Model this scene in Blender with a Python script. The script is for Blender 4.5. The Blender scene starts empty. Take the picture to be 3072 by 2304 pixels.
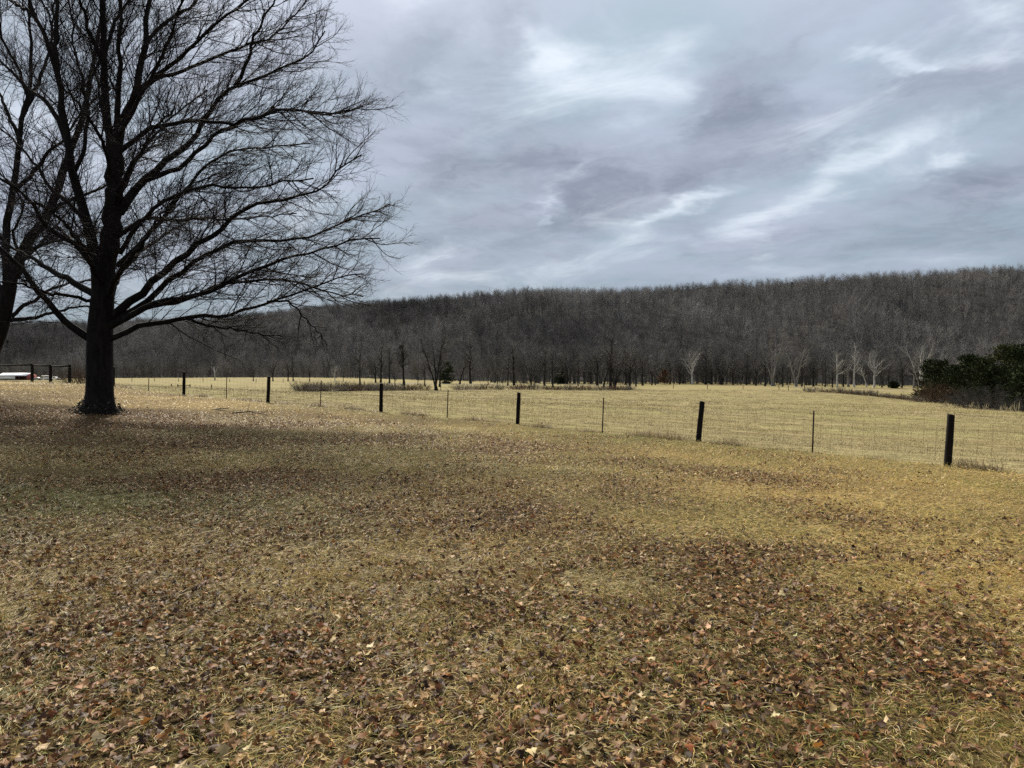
import bpy, math, random
import numpy as np
from mathutils import Vector

# =====================================================================
#  camera, sky, sun, exposure
# =====================================================================
scene = bpy.context.scene
COL = scene.collection
CAM_H = 1.6
F, CX, CY = 2234.6, 1536.0, 1152.0          # focal length and centre of the 3072x2304 photograph
PITCH = math.atan(29.5 / 1609.0)            # camera tipped down about one degree

cam_data = bpy.data.cameras.new("camera")
cam_data.sensor_width = 36.0
cam_data.lens = 36.0 * F / 3072.0
cam_data.clip_start = 0.05
cam_data.clip_end = 6000.0
cam = bpy.data.objects.new("camera", cam_data)
COL.objects.link(cam)
cam.location = (0, 0, CAM_H)
cam.rotation_euler = (math.pi / 2 - PITCH, 0, 0)
scene.camera = cam

SUN_AZ, SUN_EL = math.radians(-25), math.radians(40)   # ahead and to the left, behind thin cloud
sun_dir = Vector((math.sin(SUN_AZ) * math.cos(SUN_EL), math.cos(SUN_AZ) * math.cos(SUN_EL), math.sin(SUN_EL)))
sun_data = bpy.data.lights.new("sun", 'SUN')
sun_data.energy = 4.4
sun_data.angle = math.radians(10)
sun_data.color = (1.0, 0.90, 0.74)
sun = bpy.data.objects.new("sun", sun_data)
COL.objects.link(sun)
sun.location = (-40, 60, 80)
sun.rotation_euler = (-sun_dir).to_track_quat('-Z', 'Y').to_euler()

scene.view_settings.view_transform = 'Standard'
scene.view_settings.look = 'None'
scene.view_settings.exposure = 1.0
scene.view_settings.gamma = 1.0
scene.view_settings.use_curve_mapping = False
scene.render.engine = 'CYCLES'
scene.cycles.max_bounces = 4
scene.cycles.diffuse_bounces = 2
scene.cycles.glossy_bounces = 2
scene.cycles.transparent_max_bounces = 4
scene.cycles.use_denoising = False
scene.cycles.sample_clamp_indirect = 0.8
scene.cycles.sample_clamp_direct = 1.2
scene.render.use_persistent_data = False


class NT:
    """small helper around a node tree"""
    def __init__(self, tree):
        self.t = tree

    def n(self, kind, **kw):
        nd = self.t.nodes.new(kind)
        for k, v in kw.items():
            setattr(nd, k, v)
        return nd

    def link(self, a, b):
        self.t.links.new(a, b)

    def put(self, sock, v):
        if isinstance(v, bpy.types.NodeSocket):
            self.link(v, sock)
        else:
            sock.default_value = v

    def math(self, op, a, b=0.0, c=0.0, clamp=False):
        nd = self.n('ShaderNodeMath', operation=op, use_clamp=clamp)
        self.put(nd.inputs[0], a)
        self.put(nd.inputs[1], b)
        self.put(nd.inputs[2], c)
        return nd.outputs[0]

    def vmath(self, op, a, b=None, scale=None):
        nd = self.n('ShaderNodeVectorMath', operation=op)
        self.put(nd.inputs[0], a)
        if b is not None:
            self.put(nd.inputs[1], b)
        if scale is not None:
            self.put(nd.inputs['Scale'], scale)
        return nd.outputs['Value'] if op in ('DOT_PRODUCT', 'LENGTH', 'DISTANCE') else nd.outputs['Vector']

    def noise(self, vec, scale, detail=4.0, rough=0.5, dist=0.0, color=False):
        nd = self.n('ShaderNodeTexNoise')
        self.put(nd.inputs['Vector'], vec)
        nd.inputs['Scale'].default_value = scale
        nd.inputs['Detail'].default_value = detail
        nd.inputs['Roughness'].default_value = rough
        nd.inputs['Distortion'].default_value = dist
        return nd.outputs['Color'] if color else nd.outputs['Fac']

    def maprange(self, v, a, b, c=0.0, d=1.0, smooth=True):
        nd = self.n('ShaderNodeMapRange', interpolation_type='SMOOTHSTEP' if smooth else 'LINEAR')
        self.put(nd.inputs['Value'], v)
        nd.inputs['From Min'].default_value = a
        nd.inputs['From Max'].default_value = b
        nd.inputs['To Min'].default_value = c
        nd.inputs['To Max'].default_value = d
        return nd.outputs['Result']

    def mix(self, fac, a, b, blend='MIX'):
        nd = self.n('ShaderNodeMix', data_type='RGBA', blend_type=blend)
        self.put(nd.inputs[0], fac)
        for s, v in ((nd.inputs[6], a), (nd.inputs[7], b)):
            if isinstance(v, (tuple, list)):
                v = tuple(v) if len(v) == 4 else tuple(v) + (1.0,)
            self.put(s, v)
        return nd.outputs[2]

    def mapping(self, vec, loc=(0, 0, 0), rot=(0, 0, 0), scale=(1, 1, 1)):
        nd = self.n('ShaderNodeMapping')
        self.put(nd.inputs['Vector'], vec)
        nd.inputs['Location'].default_value = loc
        nd.inputs['Rotation'].default_value = rot
        nd.inputs['Scale'].default_value = scale
        return nd.outputs['Vector']


# --- overcast sky: a layer of cloud seen in perspective -------------------------
SKY_K = 0.14
BAND = math.radians(-38)          # the cloud streets run towards this heading


def sky_plan(px, py):
    """pixel of the photograph -> point on the cloud layer"""
    u, v = (px - CX) / F, (CY - py) / F
    d = np.array([u, math.cos(PITCH) + v * math.sin(PITCH), -math.sin(PITCH) + v * math.cos(PITCH)])
    d /= np.linalg.norm(d)
    return d[:2] / (d[2] + SKY_K)


world = bpy.data.worlds.new("World")
scene.world = world
world.use_nodes = True
wt = world.node_tree
wt.nodes.clear()
W = NT(wt)
tc = W.n('ShaderNodeTexCoord')
sep = W.n('ShaderNodeSeparateXYZ')
W.link(tc.outputs['Generated'], sep.inputs[0])
zc = W.math('MAXIMUM', sep.outputs['Z'], 0.0)
den = W.math('ADD', zc, SKY_K)
comb = W.n('ShaderNodeCombineXYZ')
W.link(W.math('DIVIDE', sep.outputs['X'], den), comb.inputs[0])
W.link(W.math('DIVIDE', sep.outputs['Y'], den), comb.inputs[1])
plan = comb.outputs[0]
wob = W.noise(plan, 1.9, 5.0, 0.6, color=True)
wob = W.vmath('SUBTRACT', wob, (0.5, 0.5, 0.5))
plan_w = W.vmath('ADD', plan, W.vmath('SCALE', wob, scale=0.62))
streak = W.mapping(plan, rot=(0, 0, -(math.pi / 2 - BAND)), scale=(1, 1, 1))
streak = W.mapping(streak, scale=(0.68, 1.0, 1.0))


def blob(px, py, rx, ry, tilt, vec):
    """one soft bank of cloud, given where it stands in the photograph"""
    c = sky_plan(px, py)
    a = math.radians(tilt)
    e = 8.0
    j1 = (sky_plan(px + math.cos(a) * e, py - math.sin(a) * e) - c) * rx / e
    j2 = (sky_plan(px + math.sin(a) * e, py + math.cos(a) * e) - c) * ry / e
    M = np.linalg.inv(np.array([j1, j2]).T)
    k = -M @ c
    x = W.math('ADD', W.vmath('DOT_PRODUCT', vec, (M[0, 0], M[0, 1], 0)), float(k[0]))
    y = W.math('ADD', W.vmath('DOT_PRODUCT', vec, (M[1, 0], M[1, 1], 0)), float(k[1]))
    r2 = W.math('MULTIPLY_ADD', x, x, W.math('MULTIPLY', y, y))
    return W.math('POWER', 2.718, W.math('MULTIPLY', r2, -1.0))


def total(items, vec):
    acc = None
    for px, py, rx, ry, tilt, amp in items:
        acc = W.math('MULTIPLY_ADD', blob(px, py, rx, ry, tilt, vec), amp, acc if acc is not None else 0.0)
    return acc


DARK = [(2250, 300, 230, 150, 18, 1.0), (1480, 490, 300, 120, 8, 0.85), (1800, 600, 420, 80, 14, 0.7),
        (2950, 600, 240, 110, 18, 0.8), (1560, 100, 120, 90, 40, 0.55), (2500, 720, 500, 60, 8, 0.5),
        (1380, 690, 200, 70, 10, 0.5), (2750, 260, 240, 60, 20, 0.45), (1150, 250, 150, 120, 30, 0.4)]
BRIGHT = [(2030, 40, 420, 150, 22, 0.42), (1900, 300, 160, 160, 50, 0.35), (1640, 170, 90, 100, 60, 0.5),
          (2330, 640, 280, 36, 16, 0.8), (2550, 500, 190, 45, 28, 0.75), (2720, 180, 150, 26, 14, 0.7),
          (2920, 190, 120, 40, 28, 0.45), (2790, 510, 70, 30, 20, 0.6), (1620, 620, 80, 26, 38, 0.9),
          (1720, 500, 60, 30, 50, 0.55), (2080, 600, 130, 26, 26, 0.7), (1280, 800, 160, 40, 12, 0.55),
          (2950, 60, 120, 60, 30, 0.3), (1180, 60, 160, 60, 50, 0.4), (3000, 640, 160, 25, 4, 0.35)]
dark_b = total(DARK, plan_w)
bright_b = total(BRIGHT, plan_w)
n_big = W.noise(streak, 1.25, 6.0, 0.58, 0.5)
n_mid = W.noise(W.mapping(streak, loc=(7.3, 2.1, 0)), 2.3, 7.0, 0.6, 0.9)
n_hue = W.noise(W.mapping(streak, loc=(-3.3, 5.1, 0)), 1.7, 5.0, 0.5, 0.2)
n_puff = W.math('SUBTRACT', W.noise(W.mapping(plan_w, loc=(1.7, 9.2, 0)), 2.4, 6.0, 0.62, 0.3), 0.5)
d_val = W.math('MULTIPLY_ADD', n_puff, 0.72, W.math('MULTIPLY_ADD', dark_b, 0.42, W.math('MULTIPLY_ADD', bright_b, -0.28, n_big)))
d_mask = W.maprange(d_val, 0.32, 0.98)
n_tone = W.noise(W.mapping(plan_w, loc=(4.4, -2.2, 0)), 3.4, 7.0, 0.62, 0.4)
dark_c = W.mix(W.maprange(n_tone, 0.34, 0.68), (0.215, 0.250, 0.325), (0.335, 0.370, 0.455))
b_val = W.math('MULTIPLY_ADD', bright_b, 0.36, W.math('MULTIPLY_ADD', dark_b, -0.22, n_mid))
b_mask = W.maprange(b_val, 0.46, 0.95)
base_c = W.mix(W.maprange(n_hue, 0.36, 0.64), (0.46, 0.52, 0.64), (0.37, 0.465, 0.55))
cloud_c = W.mix(W.math('MULTIPLY', d_mask, 0.95), base_c, dark_c)
cloud_c = W.mix(W.math('MULTIPLY', b_mask, 0.95), cloud_c, (0.80, 0.87, 0.955))
# an overcast dome is brighter overhead than near the horizon
low = W.maprange(sep.outputs['Z'], 0.02, 0.17, 1.0, 0.0)
cloud_c = W.mix(W.math('MULTIPLY', low, 0.72), cloud_c, (0.25, 0.335, 0.40))
lift = W.maprange(sep.outputs['Z'], 0.0, 1.0, 0.92, 1.5, smooth=False)
cloud_c = W.mix(W.maprange(sep.outputs['Z'], 0.3, 1.0, 0.0, 0.65), cloud_c, (0.62, 0.60, 0.57))
cloud_c = W.vmath('SCALE', cloud_c, scale=lift)
sky = W.n('ShaderNodeTexSky')
sky.sky_type = 'NISHITA'
sky.sun_disc = False
sky.sun_elevation = SUN_EL
sky.sun_rotation = SUN_AZ
sky.air_density = 1.0
sky.dust_density = 2.0
bg_sky = W.n('ShaderNodeBackground')
W.link(sky.outputs[0], bg_sky.inputs['Color'])
bg_sky.inputs['Strength'].default_value = 0.05
bg_cl = W.n('ShaderNodeBackground')
W.link(cloud_c, bg_cl.inputs['Color'])
bg_cl.inputs['Strength'].default_value = 0.53
mixb = W.n('ShaderNodeMixShader')
mixb.inputs[0].default_value = 0.94            # almost closed cloud, a little blue through it
W.link(bg_sky.outputs[0], mixb.inputs[1])
W.link(bg_cl.outputs[0], mixb.inputs[2])
world.cycles.sampling_method = 'NONE'          # an even dome: plain diffuse sampling finds it
wo = W.n('ShaderNodeOutputWorld')
W.link(mixb.outputs[0], wo.inputs['Surface'])

# =====================================================================
#  helpers
# =====================================================================
rng = np.random.default_rng(11)
random.seed(5)


def pix(x, y, Y):
    """the point at depth Y (metres ahead) that stands at pixel (x, y) of the 3072x2304 photograph"""
    u, v = (x - CX) / F, (CY - y) / F
    dy = math.cos(PITCH) + v * math.sin(PITCH)
    s = Y / dy
    return np.array([u * s, Y, CAM_H + s * (-math.sin(PITCH) + v * math.cos(PITCH))])


def hash2(ix, iy, seed):
    h = (ix * 374761393 + iy * 668265263 + seed * 974711) & 0xFFFFFFFF
    h = ((h ^ (h >> 13)) * 1274126177) & 0xFFFFFFFF
    return ((h ^ (h >> 16)) & 0xFFFF) / 65535.0


def vnoise(x, y, scale=1.0, seed=0, octaves=1):
    x = np.asarray(x, float) / scale
    y = np.asarray(y, float) / scale
    out = np.zeros(np.broadcast(x, y).shape)
    amp, tot = 1.0, 0.0
    for o in range(octaves):
        ix, iy = np.floor(x).astype(np.int64), np.floor(y).astype(np.int64)
        fx, fy = x - ix, y - iy
        fx, fy = fx * fx * (3 - 2 * fx), fy * fy * (3 - 2 * fy)
        a = hash2(ix, iy, seed + o * 17)
        b = hash2(ix + 1, iy, seed + o * 17)
        c = hash2(ix, iy + 1, seed + o * 17)
        d = hash2(ix + 1, iy + 1, seed + o * 17)
        out = out + amp * ((a * (1 - fx) + b * fx) * (1 - fy) + (c * (1 - fx) + d * fx) * fy)
        tot += amp
        amp *= 0.5
        x, y = x * 2.03 + 5.3, y * 2.03 + 1.7
    return out / tot


def sstep(x, a, b):
    t = np.clip((np.asarray(x, float) - a) / (b - a), 0, 1)
    return t * t * (3 - 2 * t)


def mesh_np(name, V, faces, col=None, smooth=False, uv=None):
    """V (n,3); faces: list of int arrays (m,k); col (n,3)"""
    me = bpy.data.meshes.new(name)
    V = np.ascontiguousarray(V, dtype=np.float32)
    if isinstance(faces, np.ndarray):
        faces = [faces]
    faces = [np.asarray(f, dtype=np.int32) for f in faces if len(f)]
    loops = np.concatenate([f.ravel() for f in faces])
    totals = np.concatenate([np.full(len(f), f.shape[1], np.int32) for f in faces])
    starts = np.concatenate([[0], np.cumsum(totals)[:-1]]).astype(np.int32)
    me.vertices.add(len(V))
    me.vertices.foreach_set('co', V.ravel())
    me.loops.add(len(loops))
    me.loops.foreach_set('vertex_index', loops.astype(np.int32))
    me.polygons.add(len(totals))
    me.polygons.foreach_set('loop_start', starts)
    me.polygons.foreach_set('loop_total', totals)
    if smooth:
        me.polygons.foreach_set('use_smooth', np.ones(len(totals), bool))
    if col is not None:
        at = me.attributes.new('col', 'FLOAT_COLOR', 'POINT')
        c4 = np.ones((len(V), 4), np.float32)
        c4[:, :3] = col
        at.data.foreach_set('color', c4.ravel())
    me.update(calc_edges=True)
    return me


def obj(name, me, mat=None, parent=None):
    o = bpy.data.objects.new(name, me)
    COL.objects.link(o)
    if mat is not None and me is not None and not me.materials:
        me.materials.append(mat)
    if parent is not None:
        o.parent = parent
    return o


def thing(name, label, cat, loc=(0, 0, 0), rotz=0.0, group=None):
    o = bpy.data.objects.new(name, None)
    o.empty_display_size = 0.3
    COL.objects.link(o)
    o.location = loc
    o.rotation_euler = (0, 0, rotz)
    tag(o, label, cat, group)
    return o


def tag(o, label=None, cat=None, group=None, kind=None):
    if label:
        o['label'] = label
    if cat:
        o['category'] = cat
    if group:
        o['group'] = group
    if kind:
        o['kind'] = kind
    return o


def copy_tree(root, loc, rotz=0.0, scale=1.0, label=None, group=None):
    r = root.copy()
    COL.objects.link(r)
    r.location = loc
    r.rotation_euler = (0, 0, rotz)
    r.scale = (scale, scale, scale) if np.isscalar(scale) else scale
    if label:
        r['label'] = label
    if group:
        r['group'] = group
    for ch in list(root.children):
        c = ch.copy()
        COL.objects.link(c)
        c.parent = r
        for g in ch.children:
            d = g.copy()
            COL.objects.link(d)
            d.parent = c
    return r


class MB:
    """collects simple shapes into one mesh"""
    def __init__(self):
        self.v, self.f, self.n = [], {}, 0

    def add(self, V, faces):
        V = np.asarray(V, float)
        for f in faces:
            self.f.setdefault(len(f), []).append([i + self.n for i in f])
        self.v.append(V)
        self.n += len(V)

    def box(self, c, s, rz=0.0, bev=0.0):
        sx, sy, sz = [q / 2 for q in s]
        V = np.array([(x, y, z) for z in (-sz, sz) for y in (-sy, sy) for x in (-sx, sx)], float)
        ca, sa = math.cos(rz), math.sin(rz)
        V = np.stack([V[:, 0] * ca - V[:, 1] * sa, V[:, 0] * sa + V[:, 1] * ca, V[:, 2]], 1) + np.array(c)
        self.add(V, [(0, 2, 3, 1), (4, 5, 7, 6), (0, 1, 5, 4), (2, 6, 7, 3), (0, 4, 6, 2), (1, 3, 7, 5)])

    def prism(self, prof, x0, x1):
        """profile in (y,z) extruded along x"""
        n = len(prof)
        V = [(x0, p[0], p[1]) for p in prof] + [(x1, p[0], p[1]) for p in prof]
        fs = [(i, (i + 1) % n, n + (i + 1) % n, n + i) for i in range(n)]
        fs += [tuple(range(n - 1, -1, -1)), tuple(range(n, 2 * n))]
        self.add(V, fs)

    def tube(self, P, R, k=8, caps=True):
        P = np.asarray(P, float)
        R = np.broadcast_to(np.asarray(R, float), (len(P),))
        V, q = tubes(P[None], R[None], k)
        fs = [tuple(r) for r in q]
        if caps:
            fs.append(tuple(range(k - 1, -1, -1)))
            fs.append(tuple(range((len(P) - 1) * k, len(P) * k)))
        self.add(V, fs)

    def mesh(self, name, smooth=False):
        return mesh_np(name, np.concatenate(self.v), [np.array(f) for f in self.f.values()], smooth=smooth)

    def build(self, name, mat, parent=None, smooth=False):
        return obj(name, self.mesh(name, smooth), mat, parent)


def norm(v):
    return v / np.maximum(np.linalg.norm(v, axis=-1, keepdims=True), 1e-9)


def tubes(P, R, k=4):
    """P (N,S,3) centre lines, R (N,S) radii -> verts, quads"""
    N, S, _ = P.shape
    T = np.empty_like(P)
    T[:, 1:-1] = P[:, 2:] - P[:, :-2]
    T[:, 0] = P[:, 1] - P[:, 0]
    T[:, -1] = P[:, -1] - P[:, -2]
    T = norm(T)
    mean = norm(P[:, -1] - P[:, 0])
    ref = np.where(np.abs(mean[:, 2:3]) < 0.75, np.array([[0, 0, 1.0]]), np.array([[1.0, 0.1, 0]]))[:, None, :]
    A = norm(np.cross(T, ref))
    B = np.cross(T, A)
    a = np.arange(k) * 2 * np.pi / k
    V = P[:, :, None, :] + R[:, :, None, None] * (np.cos(a)[None, None, :, None] * A[:, :, None, :]
                                                  + np.sin(a)[None, None, :, None] * B[:, :, None, :])
    base = (np.arange(N) * S * k)[:, None, None]
    s = (np.arange(S - 1) * k)[None, :, None]
    i = np.arange(k)[None, None, :]
    j = (i + 1) % k
    q = np.stack([base + s + i, base + s + j, base + s + k + j, base + s + k + i], -1).reshape(-1, 4)
    return V.reshape(-1, 3), q


def join(parts):
    Vs, Fs, n = [], {}, 0
    for V, q in parts:
        Vs.append(V)
        for f in (q if isinstance(q, list) else [q]):
            Fs.setdefault(f.shape[1], []).append(f + n)
        n += len(V)
    return np.concatenate(Vs), [np.concatenate(v) for v in Fs.values()]


# =====================================================================
#  materials
# =====================================================================
def new_mat(name):
    m = bpy.data.materials.new(name)
    m.use_nodes = True
    t = NT(m.node_tree)
    bs = m.node_tree.nodes['Principled BSDF']
    return m, t, bs


def m_bark(name, dark, light, scale=6.0, rough=0.9, bump=0.5, stretch=0.25):
    m, t, bs = new_mat(name)
    co = t.n('ShaderNodeTexCoord').outputs['Object']
    v = t.mapping(co, scale=(1, 1, stretch))
    a = t.noise(v, scale, 6, 0.65, 0.3)
    b = t.noise(co, scale * 0.23, 3, 0.5)
    c = t.mix(t.maprange(a, 0.35, 0.7), dark, light)
    c = t.mix(t.maprange(b, 0.5, 0.75, 0, 0.5), c, tuple(x * 1.25 for x in light))
    t.link(c, bs.inputs['Base Color'])
    bs.inputs['Roughness'].default_value = rough
    bs.inputs['Specular IOR Level'].default_value = 0.15
    bp = t.n('ShaderNodeBump')
    bp.inputs['Strength'].default_value = bump
    bp.inputs['Distance'].default_value = 0.03
    t.link(a, bp.inputs['Height'])
    t.link(bp.outputs[0], bs.inputs['Normal'])
    return m


def m_flat(name, c1, c2, scale=3.0, rough=0.85, spec=0.15, metal=0.0):
    """plain surface with mottled colour"""
    m, t, bs = new_mat(name)
    co = t.n('ShaderNodeTexCoord').outputs['Object']
    a = t.noise(co, scale, 5, 0.6)
    t.link(t.mix(t.maprange(a, 0.35, 0.68), c1, c2), bs.inputs['Base Color'])
    bs.inputs['Roughness'].default_value = rough
    bs.inputs['Specular IOR Level'].default_value = spec
    bs.inputs['Metallic'].default_value = metal
    return m


def m_attr(name, rough=0.8, spec=0.2, trans=0.0, kind='GEOMETRY', attr='col', mul=1.0):
    """colour carried by the mesh (each blade or leaf has its own)"""
    m, t, bs = new_mat(name)
    at = t.n('ShaderNodeAttribute', attribute_type=kind, attribute_name=attr)
    c = at.outputs['Color']
    if mul != 1.0:
        c = t.vmath('SCALE', c, scale=mul)
    t.link(c, bs.inputs['Base Color'])
    bs.inputs['Roughness'].default_value = rough
    bs.inputs['Specular IOR Level'].default_value = spec
    if trans > 0:
        tr = t.n('ShaderNodeBsdfTranslucent')
        t.link(c, tr.inputs['Color'])
        mx = t.n('ShaderNodeMixShader')
        mx.inputs[0].default_value = trans
        t.link(bs.outputs[0], mx.inputs[1])
        t.link(tr.outputs[0], mx.inputs[2])
        t.link(mx.outputs[0], m.node_tree.nodes['Material Output'].inputs['Surface'])
    return m


M_BARK = m_bark('maple_bark', (0.004, 0.0035, 0.003), (0.014, 0.012, 0.0105), 9.0)
M_TWIG = m_flat('maple_twig', (0.010, 0.008, 0.008), (0.024, 0.018, 0.017), 0.6)
M_POST = m_bark('weathered_post_wood', (0.003, 0.0025, 0.002), (0.011, 0.008, 0.0065), 14.0, stretch=0.12)
M_TPOST = m_flat('rusty_steel', (0.035, 0.022, 0.018), (0.075, 0.045, 0.035), 12.0, 0.7)
M_WIRE = m_flat('galvanised_wire', (0.05, 0.045, 0.04), (0.09, 0.08, 0.07), 4.0, 0.8, 0.1)
M_FARBARK = m_flat('creek_tree_bark', (0.009, 0.008, 0.0075), (0.022, 0.020, 0.018), 0.5)
M_FARTWIG = m_flat('creek_tree_twig', (0.060, 0.057, 0.055), (0.105, 0.100, 0.096), 0.3)
M_PALEBARK = m_flat('sycamore_bark', (0.28, 0.272, 0.255), (0.45, 0.44, 0.415), 0.5)
M_PALETWIG = m_flat('sycamore_twig', (0.19, 0.185, 0.175), (0.28, 0.272, 0.26), 0.4)
M_GREYBARK = m_flat('grey_bark', (0.13, 0.125, 0.12), (0.22, 0.212, 0.20), 0.5)
M_GREYTWIG = m_flat('grey_twig', (0.12, 0.117, 0.112), (0.18, 0.175, 0.168), 0.4)
M_CEDAR = m_flat('cedar_foliage', (0.013, 0.018, 0.008), (0.032, 0.042, 0.017), 0.8, 0.9, 0.05)
M_PINE = m_flat('pine_foliage', (0.022, 0.028, 0.007), (0.05, 0.055, 0.013), 0.8, 0.85)
M_BRUSH = m_flat('grey_brush', (0.10, 0.085, 0.07), (0.18, 0.155, 0.125), 1.5)
M_BRUSH_DARK = m_flat('dark_grey_brush', (0.035, 0.033, 0.03), (0.065, 0.06, 0.055), 1.5)
M_BRUSH_RED = m_flat('russet_brush', (0.055, 0.033, 0.022), (0.10, 0.060, 0.038), 1.5)
M_STALK = m_flat('broomsedge', (0.40, 0.34, 0.21), (0.58, 0.51, 0.34), 2.0)
M_RUSSET = m_flat('russet_leaf', (0.07, 0.042, 0.028), (0.12, 0.07, 0.042), 1.0)

# =====================================================================
#  terrain
# =====================================================================
POSTS = [  # wooden posts of the near fence: base pixel (of 2212 wide view), top pixel, depth
    (2047, 1008, 2055, 895, 17.8), (1508, 953, 1517, 867, 23.4), (1118, 918, 1121, 848, 28.7),
    (823, 890, 824, 828, 32.4), (579, 869, 581, 813, 35.9), (397, 853, 398, 803, 40.0), (245, 834, 245, 792, 43.5)]
K = 3072 / 2212.0
ctrl = []
for bx_, by_, tx_, ty_, d_ in POSTS:
    ctrl.append(pix(bx_ * K, by_ * K, d_))
ctrl += [pix(p[0] * K, p[1] * K, p[2]) for p in [
    (215, 893, 23.6),                                   # foot of the big maple
    (68, 829, 49), (150, 830, 48),
    (557, 847, 124), (400, 846, 134), (313, 844, 150), (850, 845, 150), (1106, 843, 185), (700, 846.5, 126),
    (1400, 843, 205), (600, 827, 250), (200, 824, 270), (36, 820, 430), (600, 816, 430), (850, 820, 380),
    (1250, 836, 235), (1450, 834.5, 262), (1700, 834.5, 285), (1840, 835, 300), (1980, 866, 170),
    (2080, 874, 130), (2212, 890, 98), (1750, 846, 175), (1600, 842, 200), (1850, 843, 215), (1950, 845, 260),
    (1700, 880, 60), (1300, 868, 70), (900, 858, 75), (2100, 930, 42)]]
ctrl += [np.array(p) for p in [(0, 0, 0.0), (-6, 2, 0.10), (6, 2, -0.06), (0, -12, 0.1), (-20, -10, 0.6), (20, -10, -0.3),
                               (30, 12, -1.1), (-30, 10, 0.9), (0, 10, -0.12), (-40, 30, 1.2), (60, 40, -2.6),
                               (-70, 60, 0.8), (-110, 160, -0.9), (-260, 260, -3.5), (150, 100, -5.5), (220, 200, -6.5),
                               (-500, 600, -5), (0, 700, -5), (500, 600, -6), (-700, 200, -3), (700, 200, -6),
                               (-500, -200, 2), (500, -200, -3)]]
ctrl = np.array(ctrl)
_s = 60.0


def _phi(r):
    return np.where(r > 1e-9, r * r * np.log(np.maximum(r, 1e-9)), 0.0)


_c = ctrl[:, :2] / _s
_n = len(_c)
_A = np.zeros((_n + 3, _n + 3))
_A[:_n, :_n] = _phi(np.linalg.norm(_c[:, None] - _c[None], axis=-1)) + np.eye(_n) * 0.004
_A[:_n, _n] = 1
_A[:_n, _n + 1:] = _c
_A[_n:, :_n] = _A[:_n, _n:].T
_w = np.linalg.solve(_A, np.concatenate([ctrl[:, 2], np.zeros(3)]))


def gz(x, y):
    """height of the ground"""
    x, y = np.asarray(x, float), np.asarray(y, float)
    sh = np.broadcast(x, y).shape
    xf = np.clip(np.broadcast_to(x, sh).ravel(), -650, 650)
    yf = np.clip(np.broadcast_to(y, sh).ravel(), -150, 650)
    out = np.empty(len(xf))
    for i in range(0, len(xf), 40000):
        p = np.stack([xf[i:i + 40000], yf[i:i + 40000]], 1) / _s
        r = np.linalg.norm(p[:, None] - _c[None], axis=-1)
        out[i:i + 40000] = _phi(r) @ _w[:_n] + _w[_n] + p @ _w[_n + 1:]
    out = out.reshape(sh)
    near = np.exp(-(np.hypot(x, y) / 60.0) ** 2)
    out = out + near * 0.06 * (vnoise(x, y, 2.3, 3, 2) - 0.5) + (1 - near) * 0.25 * (vnoise(x, y, 19.0, 8, 2) - 0.5)
    return out


# near fence line (plan), used to part the lawn from the pasture
FL = np.array([pix(p[0] * K, p[1] * K, p[4])[:2] for p in POSTS])
FL_ext = np.concatenate([[FL[0] + (FL[0] - FL[1]) * 6], [FL[0] + (FL[0] - FL[1]) * 1.0], FL,
                         [np.array([-29.6, 48.0])], [np.array([-36, 52.0])], [np.array([-160, 110.0])]])


def fence_side(x, y):
    """signed distance-like value: > 0 on the pasture side of the near fence"""
    yy = np.interp(np.asarray(x, float), FL_ext[::-1, 0], FL_ext[::-1, 1])
    return (np.asarray(y, float) - yy) * 0.72


def spaced(lo, hi, n, p):
    t = np.linspace(-1, 1, n)
    return t, np.sinh(t * p) / math.sinh(p)


def gauss(x, y, cx, cy, rx, ry):
    return np.exp(-((x - cx) / rx) ** 2 - ((y - cy) / ry) ** 2)


def lawn_zones(x, y):
    """leaf cover, green share and straw share of the lawn at a point"""
    side = -fence_side(x, y)
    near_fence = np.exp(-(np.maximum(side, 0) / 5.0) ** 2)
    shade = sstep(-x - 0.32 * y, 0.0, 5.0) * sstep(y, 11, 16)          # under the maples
    n1 = vnoise(x, y, 2.2, 31, 3)
    n2 = vnoise(x, y, 0.8, 32, 2)
    n3 = vnoise(x, y, 5.0, 33, 2)
    leaf = 0.56 + 2.1 * (n1 - 0.5) + 1.1 * (n2 - 0.5) + 0.25 * np.exp(-(y / 7.0) ** 2)
    right = sstep(x - 0.18 * y, -0.5, 3.0)
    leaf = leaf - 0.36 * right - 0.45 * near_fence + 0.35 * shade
    gp = gauss(x, y, -5.4, 9.0, 1.7, 0.75)                              # greener patch at the left
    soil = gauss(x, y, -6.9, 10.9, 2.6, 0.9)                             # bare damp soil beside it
    tree_shadow = gauss(x, y, -9.0, 20.6, 4.5, 1.9) + gauss(x, y, -17, 22.5, 6.0, 3.2)   # maple's shadow painted in: grass thinned to darker leafy ground
    tree_shadow = np.clip(tree_shadow * (0.55 + 0.9 * n2), 0, 1)
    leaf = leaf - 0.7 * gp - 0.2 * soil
    gold = sstep(-x - 9, 0, 5) * np.exp(-((side - 5.0) / 5.0) ** 2)          # golden straw strip along the fence beyond the maple
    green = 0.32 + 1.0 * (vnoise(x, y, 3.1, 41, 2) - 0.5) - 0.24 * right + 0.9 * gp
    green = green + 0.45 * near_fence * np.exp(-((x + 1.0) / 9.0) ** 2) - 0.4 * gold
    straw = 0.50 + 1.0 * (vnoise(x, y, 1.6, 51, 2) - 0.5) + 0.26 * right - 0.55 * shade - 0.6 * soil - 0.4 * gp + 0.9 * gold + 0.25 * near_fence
    grass = np.clip(1.0 - 0.75 * soil - 0.35 * shade - 0.85 * tree_shadow + 0.6 * gold - 0.85 * np.clip(leaf - 0.45, 0, 0.8), 0.05, 1)
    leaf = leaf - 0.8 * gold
    return np.clip(leaf, 0, 1.4), np.clip(green, 0, 1), np.clip(straw, 0, 1), grass


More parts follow.
